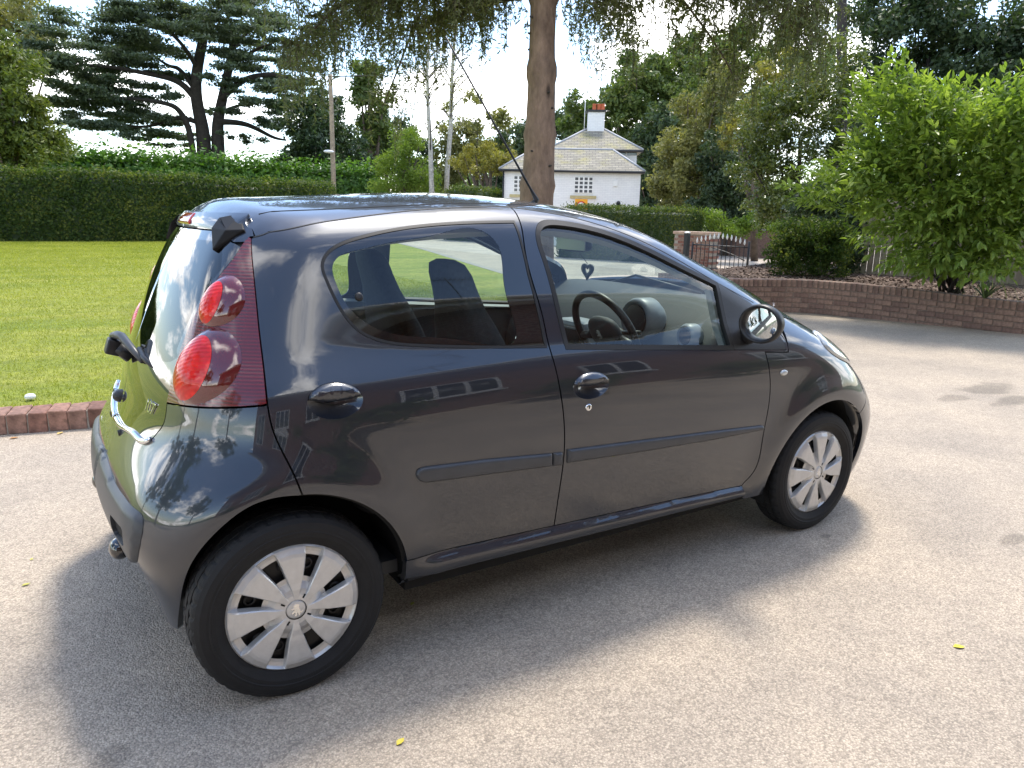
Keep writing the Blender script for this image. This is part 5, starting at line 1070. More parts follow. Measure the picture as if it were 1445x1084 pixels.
# ---------------------------------------------------------------- spruce
def spruce():
    d = 12.0; g = at_d((762, 300), d); G = np.array([g[0], g[1], .1]); t = empty('spruce_tree', G, 'spruce with a bare scarred brown trunk and drooping needled branches', 'tree')
    rt = np.array([CR[0], CR[1], 0]); rt /= np.linalg.norm(rt); fw = np.array([CF[0], CF[1], 0]); fw /= np.linalg.norm(fw); s = PXM(d)
    px = [(757, 330), (757, 280), (760, 240), (762, 190), (764, 130), (765, 60), (767, 0)]; P = [at_d(p, d)-G for p in px]; P = [np.array([P[0][0], P[0][1], 0])]+P; zt = P[-1][2]
    P += [P[-1]+[0, 0, 1.5], P[-1]+[0, 0, 6.5]]; W_ = np.array([28, 24, 23, 21.5, 20, 18.5, 17, 17, 15, 6])*s
    zz = np.array([p[2] for p in P]); u = np.linspace(0, zz[-1], 90); X = np.interp(u, zz, [p[0] for p in P]); Y = np.interp(u, zz, [p[1] for p in P]); RR = np.interp(u, zz, W_)
    kn = [(3.35, .045), (4.42, .06), (2.45, .03), (1.7, .03), (5.3, .05)]
    RR = RR+sum(h*np.exp(-((u-z)/.09)**2) for z, h in kn); m, nt, p_, o_ = new_mat('spruce_bark'); L = nt.links.new; tc = nn(nt, 'ShaderNodeTexCoord')
    mp = nn(nt, 'ShaderNodeMapping'); mp.inputs['Scale'].default_value = (1, 1, .35); L(tc.outputs['Object'], mp.inputs[0])
    a, _ = noise_col(nt, mp.outputs[0], 9, 7, (.15, .098, .070), (.34, .235, .17), .3, .7, .7); b, _ = noise_col(nt, tc.outputs['Object'], 2.2, 4, (.7, .7, .7), (1.12, 1.1, 1.08)); vo = nn(nt, 'ShaderNodeTexVoronoi'); vo.inputs['Scale'].default_value = 3.4; L(mp.outputs[0], vo.inputs['Vector'])
    sr = nn(nt, 'ShaderNodeMapRange'); L(vo.outputs['Distance'], sr.inputs[0]); sr.inputs[1].default_value = .06; sr.inputs[2].default_value = .16; sr.inputs[3].default_value = .35; sr.inputs[4].default_value = 1
    sc = nn(nt, 'ShaderNodeVectorMath', operation='SCALE'); L(mul(nt, a, b), sc.inputs[0]); L(sr.outputs[0], sc.inputs['Scale']); L(sc.outputs[0], p_.inputs['Base Color']); p_.inputs['Roughness'].default_value = .9
    n = nn(nt, 'ShaderNodeTexNoise', i_Scale=26, i_Detail=6); L(mp.outputs[0], n.inputs['Vector']); bu = nn(nt, 'ShaderNodeBump'); bu.inputs['Strength'].default_value = .8; bu.inputs['Distance'].default_value = .03; L(n.outputs[0], bu.inputs['Height']); L(bu.outputs[0], p_.inputs['Normal'])
    tube('trunk', np.c_[X, Y, u], RR, m, t, n=26)
    for z in np.arange(.9, 5.6, .21):   # stubs of shed branches
        a = rng.uniform(0, 6.28); c = np.array([np.interp(z, u, X), np.interp(z, u, Y), z]); dr = np.array([math.cos(a), math.sin(a), .12]); r = np.interp(z, u, RR); tube('stub', [c+dr*r*.9, c+dr*(r+rng.uniform(.015, .05))], [.020, .013], M['barkdark'], t, n=6)
    st_p = []; st_r = []; NP = []; NA = []; NB = []; limb_n = 0
    def limb(z, az, ln, rise, droop, r0, dens=1.0):
        b = np.array([np.interp(z, u, X), np.interp(z, u, Y), z]); dr = rt*math.cos(az)+fw*math.sin(az); P = []
        for k in np.linspace(0, 1, 12): P.append(b+dr*ln*k+np.array([0, 0, rise*k-droop*k*k])+rt*.08*math.sin(k*9+z)*k)
        tube('branch', P, np.linspace(r0, .012, 12), M['barkdark'] if z < 4.7 else M['bark'], t, n=6); P = np.array(P)
        ns = int(62*ln*dens)
        for _ in range(ns):
            k = rng.uniform(.12, 1)**.8*11; i = min(int(k), 10); q = P[i]+(P[i+1]-P[i])*(k-i); sd = rng.choice([-1, 1]); perp = np.cross(dr, [0, 0, 1])*sd; l1 = rng.uniform(.1, .75)*(1.1-.5*k/11); hang = rng.uniform(.15, 1.0)*(.5+.6*k/11)
            e1 = q+perp*l1+dr*l1*.4+[0, 0, -.08*l1]; e2 = e1+np.array([rng.normal()*.07, rng.normal()*.07, -hang]); tw = [q, (q+e1)/2+[0, 0, .03], e1, (e1+e2)/2+perp*.04, e2]; st_p.append(tw); nt_ = int(30*(l1+hang))
            ts = rng.uniform(.5, 4, nt_); ii = np.minimum(ts.astype(int), 3); TW = np.array(tw); c = TW[ii]+(TW[ii+1]-TW[ii])*(ts-ii)[:, None]; dirs = (TW[ii+1]-TW[ii]); dirs /= np.linalg.norm(dirs, axis=1)[:, None]+1e-9
            A = dirs*.6+rand_dirs(nt_)*.95; A /= np.linalg.norm(A, axis=1)[:, None]; N = rand_dirs(nt_); B = np.cross(N, A); B /= np.linalg.norm(B, axis=1)[:, None]+1e-9; sz = rng.uniform(.028, .075, nt_)[:, None]; NP.append(c+A*sz*.6); NA.append(A*sz); NB.append(B*.012)
    limb(4.42, math.pi, 2.7, .35, .42, .055); limb(4.40, .25, 1.6, .45, .1, .05); limb(4.42, math.pi*.80, 2.4, .2, .5, .04, .8); limb(4.9, -.5, 3.2, .3, .5, .04)
    for z, az, ln in ((5.0, math.pi*1.05, 3.7), (5.1, math.pi*.9, 4.2), (5.3, -.12, 3.8), (5.4, .22, 4.4), (5.6, math.pi*1.15, 3.8), (5.7, .5, 3.9), (5.8, math.pi*.75, 4.2), (5.9, -.35, 3.7), (6.1, math.pi*.98, 4.3), (6.2, .05, 4.3), (5.2, 1.1, 3.3), (5.5, 2.0, 3.4), (6.2, -1.0, 2.9), (6.3, -2.1, 2.9), (6.5, .35, 4.0), (6.6, math.pi*.85, 3.8), (6.9, -.2, 3.8), (7.0, math.pi*1.1, 3.6), (7.2, 1.4, 3.3), (7.5, -1.6, 2.6)):
        limb(z, az, ln, rng.uniform(.1, .5), rng.uniform(1.5, 2.9) if abs(math.cos(az)) > .6 else rng.uniform(.7, 1.3), .045, .85)
    V, Q = quads_from(np.concatenate(NP), np.concatenate(NA), np.concatenate(NB)); fast_mesh('needles', V, Q, LM['spruce'], t)
    geo = join_geo([tube_geo(q, [.006, .005, .004, .003, .0015], 3, False) for q in st_p]); fast_mesh('twigs', geo[0], np.array(geo[1]), M['bark'], t)
    # ascending crown above the view, so that its shade and its reflection are right
    C, R = [], []
    for k in range(60): z = rng.uniform(7.5, 12); rr = (12.5-z)*.42; a = rng.uniform(0, 6.28); C.append((X[-1]+math.cos(a)*rr*rng.random()**.5, Y[-1]+math.sin(a)*rr*rng.random()**.5, z)); R.append((.6, .6, .35))
    leaf_cloud('crown', C, R, 9000, .16, LM['spruce'], t, aspect=.3, droop=1)
spruce()
# ---------------------------------------------------------------- brick wall, bed, fence
wb = [at_z(p)[:2] for p in ((1109.6, 440.8), (1203, 447.7), (1324.8, 460), (1445, 472))]; wl0 = at_z((1040, 393), .50)[:2]
ext = np.array(wb[3])+(np.array(wb[3])-wb[2])*1.3
WALL = resample(np.array([(wl0[0]-.35, wl0[1]+1.3), wl0, *wb, ext]), .02); wt = np.gradient(WALL, axis=0); wt /= np.linalg.norm(wt, axis=1)[:, None]; wn = np.c_[-wt[:, 1], wt[:, 0]]
if (wn[0]@(np.array([CAM_P[0], CAM_P[1]])-WALL[0])) > 0: wn = -wn      # wn points away from the camera
wlen = np.r_[0, np.cumsum(np.linalg.norm(np.diff(WALL, axis=0), axis=1))]
def wpos(s): return np.array([np.interp(s, wlen, WALL[:, i]) for i in range(2)]), np.array([np.interp(s, wlen, wt[:, i]) for i in range(2)]), np.array([np.interp(s, wlen, wn[:, i]) for i in range(2)])
def wdrop(s): return -.105*float(sst(2.2, 6.5, s))     # ground rises gently to the right, so the wall stands a little less proud
wallt = empty('retaining_wall', (0, 0, 0), 'low curved brown brick retaining wall round the planting bed', 'wall')
v = []; f = []
for i in range(0, len(WALL), 8):
    a = WALL[i]+wn[i]*.012; b = WALL[i]+wn[i]*.20; h = .487+wdrop(wlen[i]); v += [(*a, -.03), (*a, h), (*b, h), (*b, -.03)]
for i in range(len(v)//4-1): f += [(4*i+k, 4*i+k+1, 4*i+k+5, 4*i+k+4) for k in range(3)]
mesh('mortar', v, f, M['mortar2'] if 'mortar2' in M else pmat('brown_mortar', (.20, .15, .115), .95, var=.3, vscale=30), wallt)
wms = [brick_mesh(.215, .10, .065, m) for m in (M['brick2'], M['brick2'], M['brick3'], M['brick2'])]; sms = [brick_mesh(.065, .21, .105, m) for m in (M['brick2'], M['brick3'], M['brick2'])]
cnt = 0
for c in range(5):
    s = .11*(c % 2)+.05
    while s < wlen[-1]-.2:
        p, tt_, n_ = wpos(s); z = .004+c*.0755+wdrop(s)
        if z > -.05: o = link('brick', random.choice(wms), None, wallt); q = p+n_*(.05+random.uniform(-.002, .002)); o.location = (q[0], q[1], z); o.rotation_euler = (0, 0, math.atan2(tt_[1], tt_[0]))
        s += .2255
s = .03
while s < wlen[-1]-.1:
    p, tt_, n_ = wpos(s); o = link('brick', random.choice(sms), None, wallt); q = p+n_*.104; o.location = (q[0], q[1], .384+wdrop(s)+random.uniform(-.002, .002)); o.rotation_euler = (0, 0, math.atan2(tt_[1], tt_[0])+random.uniform(-.01, .01)); s += .0755
def bark_mat():
    m, nt, p, out = new_mat('bark_mulch'); L = nt.links.new; tc = nn(nt, 'ShaderNodeTexCoord'); vo = nn(nt, 'ShaderNodeTexVoronoi'); vo.inputs['Scale'].default_value = 38; L(tc.outputs['Object'], vo.inputs['Vector']); sp = nn(nt, 'ShaderNodeSeparateColor'); L(vo.outputs['Color'], sp.inputs[0])
    r = nn(nt, 'ShaderNodeValToRGB'); L(sp.outputs[0], r.inputs[0]); e = r.color_ramp.elements; e[0].color = (.035, .022, .015, 1); e[1].color = (.26, .18, .13, 1); k = e.new(.6); k.color = (.10, .062, .042, 1); L(r.outputs[0], p.inputs['Base Color']); p.inputs['Roughness'].default_value = .95
    b = nn(nt, 'ShaderNodeBump'); b.inputs['Strength'].default_value = 1; b.inputs['Distance'].default_value = .03; L(vo.outputs['Distance'], b.inputs['Height']); L(b.outputs[0], p.inputs['Normal']); return m
M['mulch'] = bark_mat()
fence_px = [(1195, 14.9), (1300, 14.6), (1400, 14.2), (1520, 13.8)]
FEN = resample(np.array([at_d((x, 360), d)[:2] for x, d in fence_px]), .102)
bedp = [WALL[i]+wn[i]*.19 for i in range(0, len(WALL), 20)]
v = []; f = []; nb = len(bedp)
far = [np.array([16.2, 9.2]), *[p for p in FEN[::6]], FEN[-1]+np.array([.5, -1.2])]; far = resample(np.array([far[0], *far[1:]]), .3, smooth=False); fi = np.linspace(0, len(far)-1, nb)
for i in range(nb):
    fp = np.array([np.interp(fi[i], np.arange(len(far)), far[:, k]) for k in range(2)]); h0 = .44+wdrop(wlen[min(i*20, len(WALL)-1)])
    for k in np.linspace(0, 1.12, 8): q = bedp[i]*(1-k)+fp*k; v.append((q[0], q[1], h0+(.46-h0)*k+.02*math.sin(q[0]*5)*math.cos(q[1]*4)))
for i in range(nb-1): f += [(8*i+k, 8*i+k+1, 8*i+k+9, 8*i+k+8) for k in range(7)]
bed = mesh('planting_bed', v, f, M['mulch'], None, True); tag(bed, kind='structure')
# loose bark chips
n = 9000; bi = rng.integers(0, nb-1, n); k = rng.random(n)**1.3*.8; V_ = np.array(v).reshape(nb, 8, 3); k7 = k*6.2; ki = k7.astype(int); fr = (k7-ki)[:, None]; e = rng.random(n)[:, None]
c = (V_[bi, ki]*(1-fr)+V_[bi, ki+1]*fr)*(1-e)+(V_[bi+1, ki]*(1-fr)+V_[bi+1, ki+1]*fr)*e; N = rand_dirs(n)*.5+[0, 0, 1]; N /= np.linalg.norm(N, axis=1)[:, None]; A = rand_dirs(n); A -= N*(A*N).sum(1)[:, None]; A /= np.linalg.norm(A, axis=1)[:, None]; B = np.cross(N, A); sz = rng.uniform(.015, .045, n)[:, None]
V2, Q2 = quads_from(c+[0, 0, .012], A*sz, B*sz*.45); chips = fast_mesh('bark_chips', V2, Q2, leaf_mat('bark_chip', [(.05, .03, .02), (.13, .085, .06), (.36, .27, .21)], .0, .9)); tag(chips, 'loose brown bark chips scattered over the planting bed', 'bark chips', None, 'stuff')
# close-board fence
M['board'] = pmat('green_tinged_board', (.30, .27, .19), .85, var=.3, vscale=5, bump=.5, bscale=60); M['board2'] = pmat('grey_board', (.27, .225, .17), .85, var=.3, vscale=5, bump=.5, bscale=60)
ft = np.gradient(FEN, axis=0); fence = empty('board_fence', (FEN[0][0], FEN[0][1], 0), 'vertical close-board timber fence behind the bright green shrub', 'fence')
bmm = []
for mt in (M['board'], M['board'], M['board2']):
    bm = bmesh.new(); add_box(bm, (-.046, -.011, .42), (.046, .011, 1.78)); bm.verts.ensure_lookup_table()
    for vtx in bm.verts:
        if vtx.co.x > 0 and vtx.co.y < 0: vtx.co.y += .014     # feather edge
    bmesh.ops.recalc_face_normals(bm, faces=bm.faces); me = bpy.data.meshes.new('board'); bm.to_mesh(me); bm.free(); me.materials.append(mt); bmm.append(me)
for i in range(len(FEN)): o = link('board', random.choice(bmm), None, fence); o.location = (FEN[i][0]-FEN[0][0], FEN[i][1]-FEN[0][1], random.uniform(-.008, .008)); o.rotation_euler = (0, 0, math.atan2(ft[i, 1], ft[i, 0])+math.pi+.10+random.uniform(-.03, .03))
for i in range(0, len(FEN), 18): q = FEN[i]-FEN[0]; box_obj('post', (-.05, -.05, .0), (.05, .05, 1.85), M['board2'], fence, .004, Matrix.Translation((q[0]+.02, q[1]-.02, 0)))
fj = FEN-FEN[0]; tube('gravel_board', [(p[0], p[1], .36) for p in fj[::8]], .07, M['board2'], fence, n=4, smooth=False)
# bright broad-leaved shrub
def leaf_geo(l, w):
    v = [(0, 0, 0), (l*.3, w*.42, .012*l*8), (l*.3, -w*.42, .012*l*8), (l*.65, w*.40, .008*l*8), (l*.65, -w*.40, .008*l*8), (l, 0, -.05*l), (l*.3, 0, 0), (l*.65, 0, -.01*l)]
    return np.array(v), [(0, 6, 1), (0, 2, 6), (6, 7, 3, 1), (6, 2, 4, 7), (7, 5, 3), (7, 4, 5)]
def broad_shrub():
    d = 11.6; g = at_d((1345, 395), 12.2); t = empty('broad_leaved_shrub', (g[0], g[1], .4), 'large bright green broad-leaved shrub overhanging the planting bed', 'shrub'); G = np.array([g[0], g[1], .4])
    lobes = [(1330, 210, 110, 70), (1420, 220, 90, 90), (1270, 180, 70, 70), (1250, 120, 34, 40), (1400, 300, 90, 60), (1310, 285, 90, 50), (1250, 300, 50, 36), (1425, 150, 30, 50), (1330, 150, 50, 36), (1230, 250, 44, 60), (1500, 260, 70, 110), (1150, 262, 40, 34), (1190, 245, 36, 34), (1300, 350, 34, 22), (1370, 345, 36, 20), (1235, 335, 26, 16), (1285, 365, 54, 20), (1375, 368, 60, 22), (1440, 350, 50, 30), (1340, 382, 60, 16), (1400, 380, 40, 14)]
    fw = np.array([CF[0], CF[1], 0]); fw /= np.linalg.norm(fw); L_ = []; s = PXM(d)
    tips = []
    for x, y, rx, ry in lobes:
        kk = int(rx*ry/23)
        for _ in range(kk):
            a = rng.uniform(0, 6.28); r = rng.random()**.5; tips.append(at_d((x+rx*r*math.cos(a), y+ry*r*math.sin(a)), d)+fw*rng.uniform(-1.1, 1.0)*(1-.5*r)-G)
    for x, y in ((1395, 105), (1408, 125), (1265, 100), (1232, 92), (1428, 135), (1440, 120), (1372, 160), (1300, 130), (1350, 150), (1215, 150), (1195, 190), (1182, 215), (1330, 118), (1290, 108), (1445, 90), (1420, 95), (1168, 238), (1150, 232), (1246, 84)): tips.append(at_d((x, y), d)-G); tips.append(at_d((x+3, y+14), d)-G)
    tips = np.array(tips); pos = []; dirs = []
    base = np.array([0, 0, .3])
    for tp_ in tips:
        ax = tp_-base-[0, 0, .8]; ax /= np.linalg.norm(ax); k = rng.integers(6, 10)
        for j in range(k):
            q = tp_-ax*.032*j; aa = rng.uniform(0, 6.28); pr = rand_dirs(1)[0]; pr -= ax*(pr@ax); pr /= np.linalg.norm(pr); dd = ax*(.75-.06*j)+pr*(.35+.09*j)+np.array([0, 0, -.10]); pos.append(q); dirs.append(dd/np.linalg.norm(dd))
    pos = np.array(pos); dirs = np.array(dirs); n = len(pos); up = np.array([0, 0, 1.])+rng.normal(size=(n, 3))*.35; S_ = np.cross(up, dirs); S_ /= np.linalg.norm(S_, axis=1)[:, None]; U = np.cross(dirs, S_); sz = rng.uniform(.07, .155, n)
    lv, lf = leaf_geo(1, .42); V = pos[:, None]+(dirs[:, None]*lv[None, :, :1]+S_[:, None]*lv[None, :, 1:2]+U[:, None]*lv[None, :, 2:3])*sz[:, None, None]
    cd = np.linalg.norm(pos+G-CAM_P, axis=1); order = np.argsort(cd-8*(sz-.1)); show = set(order[:290].tolist()); rest = np.array([i for i in range(n) if i not in show])
    tri = np.array([q for f_ in lf for q in ([f_] if len(f_) == 3 else [(f_[0], f_[1], f_[2]), (f_[0], f_[2], f_[3])])])
    o = fast_mesh('foliage', V[rest].reshape(-1, 3), (tri[None]+8*np.arange(len(rest))[:, None, None]).reshape(-1, 3), LM['shrub'], t); o['kind'] = 'stuff'
    me = bpy.data.meshes.new('leaf'); me.from_pydata([tuple(p) for p in lv], [], lf); me.materials.append(LM['shrubleaf'])
    for i in order[:290]:
        o = link('leaf', me, None, t); o.matrix_local = Matrix([[*(np.array([dirs[i][r], S_[i][r], U[i][r]])*sz[i]), pos[i][r]] for r in range(3)]+[[0, 0, 0, 1]])
    for k in range(16):
        q = tips[rng.integers(len(tips))]; m_ = q*.45+np.array([0, 0, .25]); tube('stem', [(rng.normal()*.08, rng.normal()*.08, -.02), m_, q], [.02, .014, .005], M['barkdark'], t, n=6)
def shrubleaf_mat():
    m = leaf_mat('shrub_leaf_single', [(.085, .14, .028), (.18, .26, .05), (.34, .42, .10)], .42, .4, .4, 1.3); nt = m.node_tree; oi = nn(nt, 'ShaderNodeObjectInfo')
    ad = [x for x in nt.nodes if x.type == 'MATH'][0]; nt.links.new(oi.outputs['Random'], ad.inputs[0]); return m
LM['shrubleaf'] = shrubleaf_mat()
broad_shrub()
# strappy plant at the front of the bed
gp = at_d((1392, 406), 11.6); sp_ = empty('strappy_plant', (gp[0], gp[1], .40), 'tuft of long arching grey-green strap leaves in the bark', 'plant')
lm_s = leaf_mat('strap_leaf', [(.06, .10, .04), (.11, .15, .06), (.18, .20, .09)], .3, .5)
for k in range(34):
    a = rng.uniform(0, 6.28); l = rng.uniform(.4, .72); v = []; f = []; w = .012
    for i, u in enumerate(np.linspace(0, 1, 6)):
        c = np.array([math.cos(a)*l*u*.85, math.sin(a)*l*u*.85, l*(.95*u-.95*u*u*u)]); sd_ = np.array([-math.sin(a), math.cos(a), 0])*w*(1-u*.9); v += [c+sd_, c-sd_]
    for i in range(5): f.append((2*i, 2*i+1, 2*i+3, 2*i+2))
    mesh('leaf', v, f, lm_s, sp_, True)
# ---------------------------------------------------------------- lodge
def lodge():
    d = 34.; s = PXM(d); L0, R0_ = at_d((709, 270), d), at_d((903, 270), d); ax = np.array([R0_[0]-L0[0], R0_[1]-L0[1], 0]); w = np.linalg.norm(ax); ax /= w; bk = np.array([-ax[1], ax[0], 0])
    if bk@np.array([CF[0], CF[1], 0]) < 0: bk = -bk
    o = np.array([L0[0], L0[1], 0]); root = empty('lodge', tuple(o), 'white painted gatehouse lodge with hipped slate roofs and central chimney', 'house')
    Mt = Matrix.Identity(4); root.rotation_euler = (0, 0, math.atan2(ax[1], ax[0]))
    ez = at_d((800, 240), d)[2]; rz = at_d((800, 219), d+2)[2]; uz = at_d((850, 212), d+2.6)[2]; apz = at_d((838, 181), d+4.5)[2]
    m, nt, p, out = new_mat('white_painted_brick'); Ln = nt.links.new; tc = nn(nt, 'ShaderNodeTexCoord'); br = nn(nt, 'ShaderNodeTexBrick'); br.inputs['Scale'].default_value = 1; br.inputs['Brick Width'].default_value = .225; br.inputs['Row Height'].default_value = .075; br.inputs['Mortar Size'].default_value = .006
    mp = nn(nt, 'ShaderNodeMapping'); mp.inputs['Rotation'].default_value = (math.radians(90), 0, 0); Ln(tc.outputs['Object'], mp.inputs[0]); Ln(mp.outputs[0], br.inputs['Vector']); br.inputs['Color1'].default_value = (.80, .80, .80, 1); br.inputs['Color2'].default_value = (.75, .75, .76, 1); br.inputs['Mortar'].default_value = (.66, .66, .68, 1)
    c, _ = noise_col(nt, tc.outputs['Object'], 1.2, 5, (.93, .93, .93), (1.03, 1.03, 1.03)); Ln(mul(nt, br.outputs[0], c), p.inputs['Base Color']); p.inputs['Roughness'].default_value = .7; b = nn(nt, 'ShaderNodeBump'); b.inputs['Strength'].default_value = .3; b.inputs['Distance'].default_value = .01; Ln(br.outputs['Fac'], b.inputs['Height']); b.invert = True; Ln(b.outputs[0], p.inputs['Normal']); WH = m
    m, nt, p, out = new_mat('mossy_slate'); Ln = nt.links.new; tc = nn(nt, 'ShaderNodeTexCoord'); br = nn(nt, 'ShaderNodeTexBrick'); br.inputs['Scale'].default_value = 1; br.inputs['Brick Width'].default_value = .28; br.inputs['Row Height'].default_value = .085; br.inputs['Mortar Size'].default_value = .010; mp = nn(nt, 'ShaderNodeMapping'); mp.inputs['Rotation'].default_value = (math.radians(90), 0, 0); Ln(tc.outputs['Object'], mp.inputs[0]); Ln(mp.outputs[0], br.inputs['Vector'])
    br.inputs['Color1'].default_value = (.30, .28, .24, 1); br.inputs['Color2'].default_value = (.20, .188, .16, 1); br.inputs['Mortar'].default_value = (.09, .085, .08, 1); c, f_ = noise_col(nt, tc.outputs['Object'], 1.3, 6, (1.02, 1, .92), (1.10, 1.06, .55), .48, .68); Ln(mul(nt, br.outputs[0], c), p.inputs['Base Color']); p.inputs['Roughness'].default_value = .85; SL = m
    wm = pmat('white_joinery', (.78, .78, .77), .5); dk = pmat('black_gutter', (.02, .02, .022), .5); pane = pmat('window_pane_dark', (.10, .11, .12), .05, coat=1); stone = pmat('yellow_stone_sill', (.45, .38, .20), .8, var=.2, vscale=10); lead = pmat('lead_hip', (.33, .34, .36), .6)
    dp = 3.2
    box_obj('wall', (0, 0, -.05), (w, dp, ez), WH, root, 0, Mt)
    ux0, ux1 = w*.36, w*1.0; box_obj('wall', (ux0, 2.3, -.05), (ux1-.03, 2.3+ux1-ux0, uz), WH, root, 0, Mt)
    def hip(name, x0, x1, y0, y1, z0, z1, ov, ridge):
        x0, x1, y0, y1 = x0-ov, x1+ov, y0-ov, y1+ov; a = [(x0, y0, z0), (x1, y0, z0), (x1, y1, z0), (x0, y1, z0)]; r0, r1 = ridge; v = [Mt@Vector(q) for q in a+[(r0[0], r0[1], z1), (r1[0], r1[1], z1)]]+[Mt@Vector((q[0], q[1], q[2]-.07)) for q in a]
        f = [(0, 1, 5, 4), (1, 2, 5), (2, 3, 4, 5), (3, 0, 4), (6, 7, 1, 0), (7, 8, 2, 1), (8, 9, 3, 2), (9, 6, 0, 3), (9, 8, 7, 6)]; ro = mesh(name, v, f, SL, root)
        for i, j in ((0, 4), (1, 5), (4, 5)): tube('hip_tile', [v[i], v[j]], .055, lead, ro, n=6)
        gx = [Mt@Vector((x0-.02, y0-.05, z0-.07)), Mt@Vector((x1+.02, y0-.05, z0-.07))]; tube('gutter', gx, .055, dk, ro, n=8); return ro
    r1 = hip('roof', 0, w, 0, dp, ez, rz+.25, .14, ((w*.21, dp*.62), (w*.81, dp*.62)))
    cx = (ux0+ux1)/2; cy = 2.3+(ux1-ux0)/2
    r2 = hip('roof', ux0, ux1-.03, 2.3, 2.3+ux1-ux0, uz, apz, .24, ((cx-.25, cy), (cx+.25, cy)))
    # flashing strip above the lean-to
    for k in range(7): box_obj('clerestory_pane', (ux0+.25+k*.52, 2.27, rz+.05), (ux0+.25+k*.52+.44, 2.302, uz-.12), pane, root, 0, Mt)
    chw = .40; ct = at_d((838, 160), d+4.2)[2]
    chm = box_obj('chimney', (cx-chw, cy-chw, apz-.55), (cx+chw, cy+chw, ct), WH, root, 0, Mt); box_obj('chimney_cap', (cx-chw-.06, cy-chw-.06, ct), (cx+chw+.06, cy+chw+.06, ct+.10), dk, chm, 0, Mt)
    tc_ = pmat('terracotta_pot', (.50, .13, .06), .8, var=.2)
    for k in (-.10, .12, .30): v, f = lathe_geo([(.10, 0), (.092, .26), (.11, .29), (.08, .30)], 14, 'z'); q = Mt@Vector((cx+k, cy-.1, ct+.10)); mesh('chimney_pot', np.array(v)+np.array(q), f, tc_, chm, True)
    q0 = Mt@Vector((cx-.55, cy-.3, apz-.4)); tube('aerial', [q0, q0+Vector((0, 0, 1.9))], .02, wm, root, n=5)
    # windows
    def win(pxc, ww, z0, z1):
        c = at_d((pxc, 260), d); x = (np.array([c[0], c[1], 0])-o)@ax; fr = box_obj('window', (x-ww/2, -.035, z0), (x+ww/2, .02, z1), wm, root, 0, Mt); nc, nr = 4, 4; pw = ww/nc; ph = (z1-z0)/nr
        for i in range(nc):
            for j in range(nr): box_obj('pane', (x-ww/2+i*pw+.035, -.041, z0+j*ph+.03), (x-ww/2+(i+1)*pw-.035, -.0345, z0+(j+1)*ph-.025), pane, fr, 0, Mt)
        box_obj('sill', (x-ww/2-.16, -.10, z0-.22), (x+ww/2+.16, .01, z0-.10), stone, fr, 0, Mt)
    wz0, wz1 = at_d((823, 273), d)[2], at_d((823, 250), d)[2]; win(823.5, .82, wz0, wz1); win(738, .82, wz0, wz1)
    c = at_d((868, 259), d); x = (np.array([c[0], c[1], 0])-o)@ax; box_obj('alarm_box', (x-.09, -.08, c[2]-.12), (x+.09, .01, c[2]+.12), wm, root, .01, Mt)
    tube('downpipe', [Mt@Vector((.04, -.06, 0)), Mt@Vector((.04, -.06, ez-.05))], .035, dk, root, n=6)
    # orange sign board with a red ring, standing before the wall
    c = at_d((820, 291), d-1.2); sg = empty('road_sign', (c[0], c[1], 0), 'small orange board with a red-ringed white disc before the lodge', 'sign'); sg.rotation_euler = root.rotation_euler; hw = 8.6*PXM(d-1.2); zc = at_d((820, 291), d-1.2)[2]
    box_obj('board', (-hw, -.01, zc-hw*1.1), (hw, .01, zc+hw*1.1), pmat('orange_board', (.75, .33, .02), .5), sg, 0, Mt); tube('post', [Mt@Vector((0, .03, 0)), Mt@Vector((0, .03, zc))], .03, dk, sg, n=8)
    def ring(r0, r1, y, mat, name):
        v = []; f = []; n = 36
        for k in range(n): t = 2*math.pi*k/n; v += [Mt@Vector((r0*math.cos(t), y, zc+r0*math.sin(t))), Mt@Vector((r1*math.cos(t), y, zc+r1*math.sin(t)))]
        for k in range(n): j = (k+1) % n; f.append((2*k, 2*k+1, 2*j+1, 2*j))
        mesh(name, v, f, mat, sg)
    ring(.0, hw*.58, -.013, wm, 'disc'); ring(hw*.58, hw*.78, -.015, pmat('sign_red', (.55, .02, .015), .5), 'ring')
    for k in (-1, 1): box_obj('figure', (k*hw*.25-.045, -.019, zc-.06), (k*hw*.25+.045, -.016, zc+.05), dk, sg, 0, Mt)
    # black post
    b = at_d((872, 300), 24.5); bz = at_d((872, 284), 24.5)[2]; bp_ = empty('bollard', (b[0], b[1], 0), 'slim black post with rounded top by the low hedge', 'post'); v, f = lathe_geo([(.06, 0), (.058, bz-.12), (.07, bz-.10), (.07, bz-.05), (.045, bz), (.0005, bz+.02)], 14, 'z'); mesh('shaft', v, f, dk, bp_, True)
    # small white gable
    b = at_d((673, 275), 39); h = at_d((673, 266), 39)[2]; rt = np.array([CR[0], CR[1], 0]); rt /= np.linalg.norm(rt); ww = 17*PXM(39)
    v = [];
    for k in (0, 3): q = bk*k; v += [tuple(q-rt*ww+[0, 0, 0]), tuple(q+rt*ww), tuple(q+rt*ww+[0, 0, h-.36]), tuple(q+[0, 0, h]), tuple(q-rt*ww+[0, 0, h-.36])]
    tn = mesh('garden_tent', v, [(0, 1, 2, 3, 4), (9, 8, 7, 6, 5), (0, 5, 6, 1), (1, 6, 7, 2), (2, 7, 8, 3), (3, 8, 9, 4), (4, 9, 5, 0)], wm); tn.location = (b[0], b[1], 0); tag(tn, 'small white pitched garden canopy just left of the lodge', 'canopy')
lodge()
